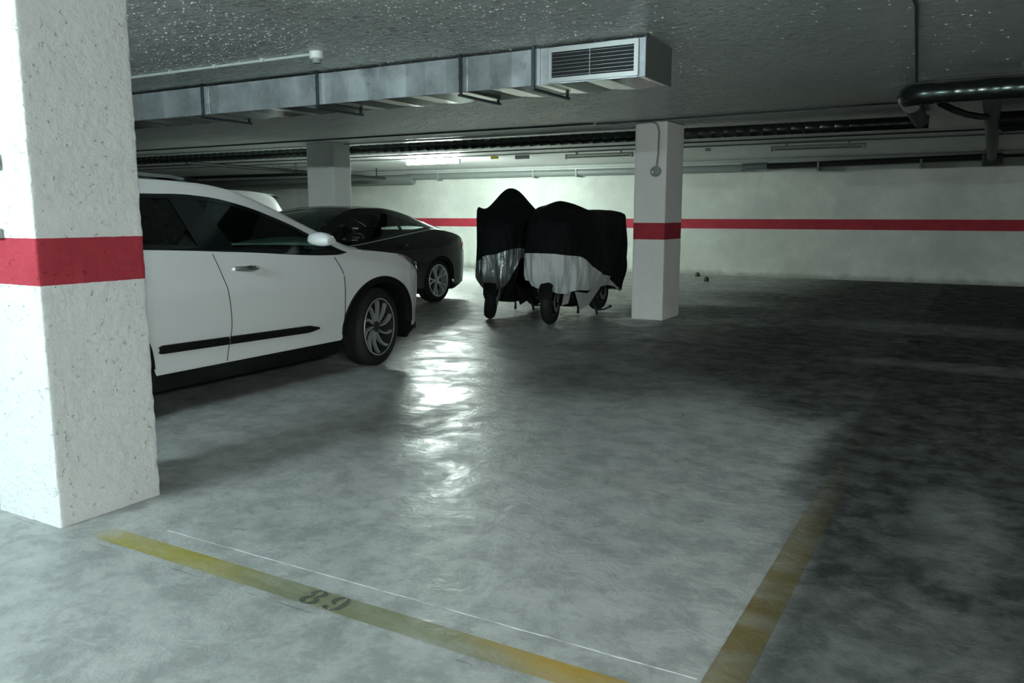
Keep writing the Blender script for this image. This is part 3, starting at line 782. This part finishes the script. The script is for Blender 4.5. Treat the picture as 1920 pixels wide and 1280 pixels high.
    for xc in (c.xf, c.xr):
        for sgn in (-1, 1):
            wheel(P_, (xc, sgn*(c.side(xc, .6)-.035-c.tw/2), c.wr), c.wr, c.tw, c.rr, c.style, (c.steer if xc == c.xf else 0), sgn)

def mirror_part(c, P_, sgn, x, z, mat):
    m = MB(); rows = []; y0 = c.gh(x, c.belt(x)+.03)
    # shell: rounded wedge, rounded at the back, flatter glass side
    for k in range(11):
        q = k/10; t = pi*q
        cx = x; cy = y0+.02+.20*q; hh = .066*(sin(t*.62+.62))**.8 if 0 < q < 1 else .035; dd = .105*(sin(t*.66+.62))**.8 if 0 < q < 1 else .06
        zc = z+.015-.01*q
        row = []
        for j in range(18):
            a = 2*pi*j/18; ux = cos(a); uz = sin(a)
            row.append((cx+dd*(ux if ux > 0 else ux*.55), sgn*cy, zc+hh*(abs(uz)**.75)*(1 if uz > 0 else -.62)))
        rows.append(row)
    V = m.grid(rows, True); m.b.faces.new(V[0]); m.b.faces.new(V[-1])
    mo = m.build('wing_mirror', mat, P_, smooth=True, autosmooth=60)
    f = MB(); f.box(x-.04, x+.05, sgn*(y0-.02), sgn*(y0+.09), z-.055, z-.03); f.build('mirror_foot', M['gloss_black'], mo, bevel=.006)
    s = MB(); s.grid([[(x+.095-.02*abs(q), sgn*(y0+.12+.07*q), z-.012+dz) for dz in (-.006, .006)] for q in frange(-1, 1, 7)])
    s.build('indicator_strip', M['chrome'], mo)
    return mo
def handle_part(c, P_, sgn, x, z, mat):
    h = MB(); rows = []
    for k in range(13):
        q = k/12; xx = x-.11+.22*q; o = .012+.030*sin(pi*q)**.7; hz = .013+.006*sin(pi*q)
        y = c.side(xx, z); rows.append([(xx, sgn*(y+o+.008*cos(a)), z-.006*(q-.5)+hz*sin(a)) for a in [2*pi*j/8 for j in range(8)]])
    V = h.grid(rows, True); h.b.faces.new(V[0]); h.b.faces.new(V[-1])
    h.build('door_handle', mat, P_, smooth=True)

def niro_extra(c, P_, sgn, patch, arch):
    pm = c.paint
    seamB = lambda t: interp([(0, -.300), (.35, -.262), (.68, -.285), (1, -.355)], t)
    seamF = lambda t: interp([(0, .862), (.4, .878), (.8, .872), (1, .80)], t)
    seamR = lambda t: interp([(0, -.86), (.25, -.92), (.45, -1.12), (.7, -1.36), (1, -1.42)], t)
    belt = lambda x: c.belt(x)-.016
    lo = lambda x: .298
    for sm in (seamB, seamF, seamR):
        patch('door_gap', M['matt_black'], lambda t: sm(t)-.009, lambda t: sm(t)+.009, lo, belt, .0008, 1, 16)
    patch('front_door', pm, lambda t: seamB(t)+.0035, lambda t: seamF(t)-.0035, lo, belt, .0035, 40, 24)
    patch('rear_door', pm, lambda t: seamR(t)+.0035, lambda t: seamB(t)-.0035, lo, belt, .0035, 40, 24)
    # lower moulding strip, split at the door gap, tapered end
    def mz(x): return .440-.030*(x+.83)/1.41-.012*(x < -9)
    for (xa, xb, ta, tb) in ((-.840, -.292, 1, 0), (-.284, .585, 0, 1)):
        q_ = MB(); rows = []
        for x in frange(xa, xb, 40):
            e = 1
            if ta and x < xa+.03: e = .55+.45*(x-xa)/.03
            if tb: e = min(1, .30+.7*(xb-x)/.10)
            hh = .029*e; zc = mz(x)+.008
            prof = [(-1, .002), (-.85, .016), (0, .021), (.85, .016), (1, .002)]
            rows.append([(x, sgn*(c.side(x, zc+p*hh)+o_), zc+p*hh) for p, o_ in prof])
        q_.grid(rows); q_.build('door_moulding', M['matt_black'], P_, smooth=True, autosmooth=50)
    handle_part(c, P_, sgn, -.095, .915, M['chrome']); handle_part(c, P_, sgn, -1.12, .945, M['chrome'])
    # headlamp
    zt = lambda x: c.belt(x)-.006
    zb = lambda x: min(c.belt(x)-.012, interp([(1.62, .955), (1.8, .865), (1.95, .80), (2.03, .76), (2.1, .72)], x))
    patch('headlamp', M['lamp_glass'], lambda t: 1.62, lambda t: 2.085, zb, zt, .006, 24, 6)
    q_ = MB().sphere((1.98, sgn*(c.side(1.98, .84)-.01), .838), .035, .02, .022, 14); q_.build('headlamp_projector', M['chrome'], P_, smooth=True)
    # tail lamp
    patch('tail_lamp', M['red_lens'], lambda t: -2.06, lambda t: -1.78, lambda x: .80, lambda x: .98, .006, 10, 5)
    # lower front corner chrome / fog trim
    patch('bumper_corner_trim', M['matt_black'], lambda t: 1.93, lambda t: 2.08, lambda x: .24, lambda x: .30, .004, 8, 3)
    mirror_part(c, P_, sgn, .56, 1.075, pm)
    # roof rail bar
    rr = MB(); y = .60; pts = [(-1.62, sgn*y, 1.475), (-1.56, sgn*y, 1.525), (-1.40, sgn*y, 1.536), (-.9, sgn*y, 1.542), (-.45, sgn*y, 1.527), (-.34, sgn*y, 1.512)]
    rr.tube(pts, [.008, .010, .010, .010, .010, .008], 8); ro = rr.build('roof_rail', M['chrome'], P_, smooth=True)
    MB().tube([(-.34, sgn*y, 1.516), (-.26, sgn*y, 1.502), (-.20, sgn*y, 1.485)], [.016, .018, .012], 8).build('rail_foot', M['matt_black'], ro, smooth=True)
    if sgn == 1:
        MB().box(2.16, 2.235, -.26, .26, .42, .53).build('number_plate', M['white_plastic'], P_)
        MB().box(2.14, 2.225, -.42, .42, .58, .66).build('front_grille', M['gloss_black'], P_, bevel=.01)

niro = Car(kind='suv', paint=M['white_paint'], roofmat=M['white_paint'], ws=M['glass'],
    x0=-2.14, x1=2.17, xf=1.35, xr=-1.35, wr=.332, tw=.225, rr=.245, arx=.500, arz=.437, sill=.288, style='ten', steer=radians(8), steer_side=1,
    plan=[(-2.14, .62), (-2.06, .74), (-1.9, .83), (-1.6, .885), (-.8, .90), (0, .90), (1.2, .90), (1.6, .89), (1.85, .845), (2.0, .775), (2.1, .67), (2.17, .50)],
    sec=[(.15, .955), (.30, .968), (.40, .972), (.47, .985), (.6, .996), (.72, 1.0), (.79, .998), (.84, .982), (.95, .962), (1.02, .945), (1.10, .925)],
    belt_t=[(-2.14, .86), (-2.08, .98), (-1.9, 1.095), (-1.5, 1.085), (-.857, 1.066), (-.115, 1.024), (.835, .966), (.93, .975), (1.03, .995), (1.2, .985), (1.45, .962), (1.65, .938), (1.823, .895), (1.95, .845), (2.05, .79), (2.12, .71), (2.17, .60)],
    rail_t=[(-2.05, 1.02), (-1.9, 1.22), (-1.7, 1.40), (-1.5, 1.455), (-1.1, 1.487), (-.72, 1.493), (-.275, 1.480), (-.034, 1.448), (.087, 1.418), (.354, 1.322), (.62, 1.205), (.91, 1.083), (1.06, 1.025), (1.18, .992)],
    raily_t=[(-2.05, .70), (-1.7, .62), (-1.0, .635), (-.2, .635), (.3, .665), (.8, .735), (1.18, .80)],
    win_t=[(-1.75, 1.10), (-1.6, 1.27), (-1.3, 1.375), (-.9, 1.408), (-.47, 1.412), (-.216, 1.396), (.088, 1.336), (.337, 1.258), (.518, 1.19), (.661, 1.122), (.85, 1.035), (1.0, .965)],
    gx0=-2.04, gx1=1.18, cowl=1.18, deck=-2.0, header=.05, rhead=-1.72, bow=.16, wx0=-1.74, wx1=.99,
    crown=[(-2.14, .0), (-2.0, .01), (1.1, .03), (1.8, .03), (2.17, .01)], rcrown=[(-2.0, .02), (-1, .035), (0, .035), (1.18, .01)],
    under=[(-2.14, .42), (-2.0, .33), (-1.9, .288), (1.88, .288), (2.0, .30), (2.17, .34)],
    low=[(-2.1, .30), (-1.8, .17), (1.8, .17), (2.1, .24)],
    windows=[(lambda q: -1.66, lambda q: -.40-.12*q, 'rear_side_window', M['glass_dark']), (lambda q: -.14-.22*q, lambda q: .985, 'front_side_window', M['glass'])],
    posts=[(lambda q: -.435-.12*q, lambda q: -.13-.22*q), (lambda q: -1.30-.05*q, lambda q: -1.25-.05*q)], trimw=.03,
    cladoff=.012, seats=[(-.05, .37), (-.05, -.37), (-.95, .37), (-.95, -.37)], extra=niro_extra)
carA = empty('car', (-5.265, 4.07, 0), pi/2); tag(carA, 'white crossover car with black door moulding parked behind the near pillar', 'car')
build_car(niro, carA)

def coupe_extra(c, P_, sgn, patch, arch):
    belt = lambda x: c.belt(x)-.01
    sR = lambda t: -.62+.06*t; sF = lambda t: .72
    for sm in (sR, sF): patch('door_gap', M['black'], lambda t: sm(t)-.005, lambda t: sm(t)+.005, lambda x: .30, belt, .0015, 1, 10)
    patch('tail_lamp', M['red_lens'], lambda t: -2.195, lambda t: -1.98, lambda x: max(.74, c.belt(x)-.19), lambda x: c.belt(x)-.035, .006, 10, 5)
    patch('headlamp', M['lamp_glass'], lambda t: 1.75, lambda t: 2.12, lambda x: min(.6, c.belt(x)-.03), lambda x: c.belt(x)-.01, .006, 10, 5)
    patch('belt_chrome', M['silver'], lambda t: -1.25, lambda t: .9, lambda x: c.belt(x)-.012, lambda x: c.belt(x)-.002, .004, 40, 1)
    handle_part(c, P_, sgn, -.42, .86, M['dark_paint'])
    mirror_part(c, P_, sgn, .62, .98, M['dark_paint'])
coupe = Car(kind='coupe', paint=M['dark_paint'], roofmat=M['dark_paint'], ws=M['glass'],
    x0=-2.25, x1=2.15, xf=1.32, xr=-1.31, wr=.318, tw=.225, rr=.238, arx=.40, arz=.365, sill=.24, style='five', steer=0, steer_side=1,
    plan=[(-2.25, .56), (-2.2, .68), (-2.08, .78), (-1.85, .85), (-1.4, .89), (-.5, .89), (1.4, .89), (1.8, .84), (2.0, .76), (2.15, .56)],
    sec=[(.2, .955), (.35, .975), (.6, 1.0), (.75, .995), (.9, .965), (1.0, .93), (1.10, .87)],
    belt_t=[(-2.25, .55), (-2.22, .72), (-2.15, .84), (-2.0, .935), (-1.85, .985), (-1.7, 1.015), (-1.5, 1.045), (-1.2, 1.07), (-.926, 1.05), (-.08, .963), (.564, .90), (1.0, .88), (1.3, .86), (1.7, .80), (2.0, .70), (2.15, .55)],
    rail_t=[(-1.66, 1.035), (-1.5, 1.085), (-1.35, 1.135), (-1.118, 1.20), (-.85, 1.275), (-.6, 1.325), (-.3, 1.355), (.1, 1.355), (.35, 1.325), (.6, 1.25), (.9, 1.10), (1.15, .96), (1.3, .885)],
    raily_t=[(-1.66, .74), (-1.3, .64), (-.6, .585), (.2, .585), (.8, .65), (1.3, .76)],
    win_t=[(-1.22, 1.075), (-1.05, 1.125), (-.874, 1.17), (-.5, 1.275), (-.1, 1.318), (.25, 1.30), (.55, 1.20), (.85, 1.04), (1.08, .89)],
    gx0=-1.66, gx1=1.3, cowl=1.3, deck=-1.66, header=.42, rhead=-.55, bow=.22, wx0=-1.2, wx1=1.07,
    crown=[(-2.25, .0), (-2.15, .02), (-1.6, .03), (1.1, .03), (2.15, .01)], rcrown=[(-1.66, .02), (-.5, .03), (.4, .03), (1.3, .01)],
    under=[(-2.25, .40), (-2.2, .30), (-2.05, .25), (-1.9, .24), (1.8, .22), (2.15, .26)],
    low=[(-2.1, .27), (-1.8, .16), (1.8, .15), (2.1, .2)],
    windows=[(lambda q: -1.15, lambda q: -.52+.02*q, 'rear_side_window', M['glass_mid']), (lambda q: -.48, lambda q: 1.05, 'front_side_window', M['glass_mid'])],
    posts=[(lambda q: -.54, lambda q: -.47)], trimw=.02, cladoff=-.012, seats=[(-.25, .35), (-.25, -.35)], extra=coupe_extra)
carB = empty('car', (-7.77, 8.6, 0), -pi/2); tag(carB, 'dark coupe with red tail lamp and five-spoke wheels parked beyond the white car', 'car')
build_car(coupe, carB)

def hatch_extra(c, P_, sgn, patch, arch):
    for sm in (lambda t: -.30, lambda t: .85, lambda t: -1.3):
        patch('door_gap', M['matt_black'], lambda t: sm(t)-.004, lambda t: sm(t)+.004, lambda x: .30, lambda x: c.belt(x)-.02, .0015, 1, 10)
    handle_part(c, P_, sgn, -.12, .93, c.paint); handle_part(c, P_, sgn, -1.12, .95, c.paint)
    patch('tail_lamp', M['red_lens'], lambda t: -2.10, lambda t: -1.85, lambda x: .80, lambda x: .98, .006, 10, 5)
    patch('headlamp', M['lamp_glass'], lambda t: 1.75, lambda t: 2.08, lambda x: .70, lambda x: c.belt(x)-.01, .006, 10, 5)
    mirror_part(c, P_, sgn, .6, 1.05, c.paint)
    if sgn == 1:
        s = MB(); rows = []
        for y in frange(-.60, .60, 13):
            e = .06*(abs(y)/.6)**3; rows.append([(-1.60, y, 1.645-e), (-1.84+e, y, 1.645-e), (-2.0+e*2, y, 1.62-e), (-1.98+e*2, y, 1.59-e), (-1.74, y, 1.56-e)])
        s.grid(rows); s.build('rear_spoiler', c.paint, P_, smooth=True, autosmooth=50)
hatch = Car(**{**niro.__dict__, 'kind': 'hatch', 'extra': hatch_extra, 'style': 'seven', 'steer': 0,
    'rail_t': [(z[0], z[1]+(.15 if -1.8 < z[0] < .2 else .06 if -1.95 < z[0] < .7 else 0)) for z in niro.rail_t], 'win_t': [(z[0], z[1]+.08 if -1.5 < z[0] < .2 else z[1]) for z in niro.win_t],
    'windows': [(lambda q: -1.66, lambda q: -.42-.12*q, 'rear_side_window', M['glass_dark']), (lambda q: -.14-.22*q, lambda q: .985, 'front_side_window', M['glass_mid'])]})
carC = empty('car', (-10.75, 8.12, 0), -pi/2); tag(carC, 'white hatchback of which only roof spoiler shows beyond the two nearer cars', 'car')
build_car(hatch, carC)

# ------------------------------------------------------------------ scooters (local +y = rear, origin under the front axle)
def scooter(name, label, loc, rz, steer, wb, stand_y, body_mat, side_mat, lean=0):
    e = empty(name, loc, rz); tag(e, label, 'scooter')
    def wh(y, z, R, wd, st, nm, lean=0):
        prof = [(R-.10, -wd*.38), (R-.06, -wd*.5), (R-.03, -wd*.47), (R-.008, -wd*.25), (R, 0), (R-.008, wd*.25), (R-.03, wd*.47), (R-.06, wd*.5), (R-.10, wd*.38)]
        t = MB().lathe(prof, 40, 'x').build(nm, M['tyre'], e, smooth=True, autosmooth=50); t.location = (0, y, z); t.rotation_euler = (0, lean, st)
        MB().lathe([(R-.095, -wd*.36), (R-.115, -wd*.3), (R-.115, wd*.3), (R-.095, wd*.36)], 32, 'x').build('rim', M['dark_alloy'], t, smooth=True)
        for k in range(5):
            a = 2*pi*k/5; MB().tube([(0, .02*cos(a), .02*sin(a)), (0, (R-.11)*cos(a), (R-.11)*sin(a))], .014, 6).build('spoke', M['dark_alloy'], t)
        MB().lathe([(.001, -.05), (.035, -.05), (.035, .05), (.001, .05)], 16, 'x').build('hub', M['dark_alloy'], t, smooth=True)
        MB().lathe([(.06, wd*.5+.008), (.115, wd*.5+.008), (.115, wd*.5+.012), (.06, wd*.5+.012)], 28, 'x', True).build('brake_disc', M['steel'], t, smooth=True)
        return t
    wh(0, .262, .262, .125, steer, 'front_wheel', lean); wh(wb, .285, .255, .14, 0, 'rear_wheel')
    # fork and fender
    c_, s_ = cos(steer), sin(steer)
    for q in (-1, 1): MB().tube([(q*.085*c_, q*.085*s_, .262), (q*.085*c_+.0, q*.085*s_+.16, .80)], .022, 8).build('fork_leg', M['dark_alloy'], e, smooth=True)
    f = MB(); rows = []
    for k in range(14):
        a = radians(35+130*k/13); rad = .285
        rows.append([Vector((u*.08*c_-rad*cos(a)*s_*-1*0, rad*cos(a), .262+rad*sin(a)-.02*abs(u)**2)) for u in (-1, -.6, 0, .6, 1)])
    f.grid(rows); fo = f.build('front_fender', M['matt_black'], e, smooth=True); fo.rotation_euler = (0, 0, steer)
    # leg shield and fairing
    ls = MB(); rows = []
    for k in range(10):
        q = k/9; z = .30+.72*q; hw = .13+.14*sin(pi*min(1, q*1.1)*.5)
        rows.append([(u*hw, .16+.14*q+.10*u*u, z) for u in frange(-1, 1, 9)])
    ls.grid(rows); ls.build('leg_shield', body_mat, e, smooth=True, solid=.02)
    for q in (-1, 1):
        g = MB(); g.grid([[(q*(.10+.06*t), .10+.02*t-.06*(q < 0), .22+.30*(t)), (q*(.155+.06*t), .16+.06*t-.06*(q < 0), .24+.30*t)] for t in frange(0, 1, 5)])
        g.build('fairing_edge', side_mat, e, smooth=True, solid=.012)
    # engine, floor and tail body
    bd = MB(); rows = []
    for y, hw, z0, z1 in ((.30, .13, .20, .50), (.42, .18, .17, .42), (.75, .20, .16, .42), (.95, .20, .20, .60), (1.15, .19, .24, .78), (wb, .17, .42, .82), (wb+.25, .13, .50, .84), (wb+.42, .07, .60, .82)):
        rows.append([(hw*(abs(cos(a))**.6)*(1 if cos(a) > 0 else -1), y, (z0+z1)/2+(z1-z0)/2*(abs(sin(a))**.6)*(1 if sin(a) > 0 else -1)) for a in [2*pi*j/20 for j in range(20)]])
    V = bd.grid(rows, True); bd.b.faces.new(V[0]); bd.b.faces.new(V[-1]); bd.build('body', M['matt_black'], e, smooth=True)
    sp = MB(); 
    for q in (-1, 1):
        sp.poly([(q*.212, .22, .38), (q*.218, .36, .15), (q*.218, .62, .19), (q*.21, 1.05, .40), (q*.21, .78, .38), (q*.212, .58, .33)][::q])
    sp.build('side_panel', side_mat, e, solid=.008)
    st = MB(); rows = []
    for y, hw, z in ((.82, .12, .76), (1.0, .16, .79), (1.3, .17, .82), (wb+.2, .15, .88)):
        rows.append([(hw*cos(a), y, z+.05*sin(a)) for a in [2*pi*j/14 for j in range(14)]])
    V = st.grid(rows, True); st.b.faces.new(V[0]); st.b.faces.new(V[-1]); st.build('seat', M['seat'], e, smooth=True)
    # exhaust
    MB().tube([(-.16, .9, .22), (-.2, 1.1, .24), (-.21, wb+.18, .30)], [.03, .055, .06], 14).build('exhaust', M['matt_black'], e, smooth=True)
    # centre stand: two feet and a cross bar, foot pedal
    cs = MB()
    for q in (-1, 1): cs.tube([(q*.10, stand_y-.10, .20), (q*.125, stand_y-.02, .08), (q*.135, stand_y, .012)], [.014, .014, .018], 8)
    cs.tube([(-.11, stand_y-.09, .15), (.11, stand_y-.09, .15)], .013, 8)
    cs.tube([(.125, stand_y, .07), (.16, stand_y+.16, .06), (.165, stand_y+.36, .075)], .012, 8); cs.sphere((.165, stand_y+.37, .08), .022, .022, .022, 10)
    cs.build('centre_stand', M['dark_alloy'], e, smooth=True)
    # handlebar, screen and mirrors under the cover
    MB().tube([(-.33, .42, .98), (-.15, .34, 1.0), (.15, .34, 1.0), (.33, .42, .98)], .016, 8).build('handlebar', M['dark_alloy'], e, smooth=True)
    return e
scooter('scooter', 'leaning dark scooter under the taller left cover', (-5.215, 8.60, 0), .10, .32, 1.38, 1.02, M['matt_black'], M['matt_black'], .14)
scooter('scooter', 'dark and silver scooter under the wider right cover next to the pillar', (-4.355, 8.50, 0), .02, .18, 1.42, 1.10, M['matt_black'], M['silver'])

def cover(label, loc, rz, prm, silver_mat, seam, hem, sil_label):
    """draped sheet: rings from the spine over the shoulder down to the hem"""
    e = empty('scooter_cover', loc, rz); tag(e, label, 'cover')
    y0, y1 = prm['y0'], prm['y1']; yc = (y0+y1)/2; hl = (y1-y0)/2
    NT = 144; top = []; skirt_b = []; skirt_s = []
    def spow(v, p): return (abs(v)**p)*(1 if v > 0 else -1)
    for j in range(NT):
        th = 2*pi*j/NT
        py = yc-hl*spow(cos(th), .55)          # th=0 front
        fy = (py-y0)/(y1-y0)
        hw = interp(prm['hw'], fy)
        px = hw*spow(sin(th), .55)              # right side = +x at th=pi/2
        sx, sy = 0, yc-(hl-.12)*spow(cos(th), .8)*1.0
        zs = interp(prm['shoulder'], fy)+(prm.get('tilt', 0))*px
        nA, nB = 14, 16
        colm = []
        for k in range(nA):
            r = sin(pi/2*k/nA); x = sx+(px-sx)*r; y = sy+(py-sy)*r
            zt = interp(prm['ridge'], (y-y0)/(y1-y0))
            z = zs+(zt-zs)*(cos(pi/2*(k/nA)))**prm.get('pw', 1.0)
            for (bx, by, bz, br) in prm['bumps']: z += bz*exp(-((x-bx)**2+(y-by)**2)/br**2)
            z += .006*noise.noise(Vector((x*9, y*9, 1.3)))
            colm.append((x, y, z))
        zsm = seam(th); zh = hem(th)
        def sk(z, q):
            # q: 0 shoulder .. 1 hem
            amp = .004+.026*q
            fold = amp*(.9*sin(th*9+2.1*sin(th*3)+q*5)+.6*sin(th*19+1.7-q*6+1.5*sin(th*2))+.35*sin(th*41+3*sin(th*5)+q*2))+.03*q*noise.noise(Vector((px*5, py*5, z*1.5)))
            sc = 1+interp(prm['flare'], q)
            dx, dy = px*sc, (py-yc)*(1+interp(prm['flare'], q)*.35)+yc+interp(prm.get('fshift', [(0, 0), (1, 0)]), q)*(cos(th) if cos(th) > 0 else 0)
            L = sqrt(px*px+(py-yc)**2*.3)+1e-6
            return (dx+px/L*fold, dy+(py-yc)/L*fold*.4, z)
        zz0 = colm[-1][2]-.02
        for k in range(nB+1):
            z = zz0+(zsm-zz0)*k/nB; q = (zz0-z)/(zz0-prm['zmin']); colm.append(sk(z, q))
        top.append(colm)
        cs_ = []
        for k in range(11):
            z = zsm+(zh-zsm)*k/10; q = (zz0-z)/(zz0-prm['zmin']); cs_.append(sk(z, q))
        skirt_s.append(cs_)
    b_ = MB(); b_.grid(top+[top[0]]); b_.build('black_cloth', M['cover_black'], e, smooth=True, autosmooth=80)
    b_ = MB(); b_.grid(skirt_s+[skirt_s[0]]); o = b_.build('silver_panel', silver_mat, e, smooth=True, autosmooth=80); o['label'] = sil_label
    return e
# right cover
def seam2(th):
    d = atan2(sin(th), cos(th))   # 0 front, + right side
    if d < -1.2: return .50
    return interp([(-1.2, .60), (-.6, .83), (0, .84), (.55, .82), (.95, .80), (1.25, .70), (1.6, .52), (1.9, .36), (2.3, .29), (3.15, .29)], d)
def hem2(th):
    d = atan2(sin(th), cos(th))
    return interp([(-3.15, .34), (-1.5, .50), (-.7, .52), (-.35, .48), (.1, .40), (.5, .37), (.9, .41), (1.3, .39), (1.6, .40), (1.95, .32), (2.4, .27), (3.15, .27)], d)
cover('black and silver scooter cover with a broad silver skirt beside the pillar', (-4.36, 8.35, 0), .02,
      dict(y0=-.02, y1=2.02, hw=[(0, .36), (.3, .38), (.6, .34), (1, .33)], ridge=[(0, 1.24), (.18, 1.33), (.32, 1.35), (.5, 1.33), (.62, 1.31), (.75, 1.34), (.9, 1.335), (1, 1.32)],
           shoulder=[(0, 1.12), (.3, 1.24), (.55, 1.20), (.75, 1.25), (1, 1.27)], bumps=[(.0, .40, .10, .24), (.30, .44, .03, .12), (-.30, .40, .05, .12)],
           flare=[(0, .02), (.4, .06), (.7, .05), (1, -.12)], zmin=.38, pw=.9), M['cover_silver'], seam2, hem2, 'broad pale silver skirt')
def seam1(th):
    d = atan2(sin(th), cos(th))
    return interp([(-3.15, .55), (-1.6, .60), (-1.0, .74), (-.5, .72), (0, .80), (.5, .86), (.9, .88), (1.3, .80), (1.8, .70), (3.15, .55)], d)
def hem1(th):
    d = atan2(sin(th), cos(th))
    return interp([(-3.15, .45), (-1.6, .46), (-1.0, .45), (-.6, .39), (-.1, .37), (.35, .42), (.7, .60), (.95, .76), (1.3, .78), (1.8, .66), (3.15, .45)], d)
cover('tall black scooter cover with a wrinkled shiny silver front panel', (-5.12, 8.42, 0), .06,
      dict(y0=-.02, y1=1.98, hw=[(0, .30), (.25, .37), (.6, .34), (1, .30)], ridge=[(0, 1.22), (.12, 1.30), (.22, 1.34), (.34, 1.34), (.46, 1.28), (.6, 1.18), (.8, 1.18), (1, 1.12)],
           shoulder=[(0, 1.12), (.2, 1.22), (.4, 1.20), (.6, 1.10), (1, 1.08)], bumps=[(-.37, .24, .19, .11), (.03, .50, .265, .25)],
           flare=[(0, .02), (.5, .0), (.8, .02), (1, -.20)], zmin=.38, pw=1.3), M['cover_shiny'], seam1, hem1, 'wrinkled shiny silver panel')
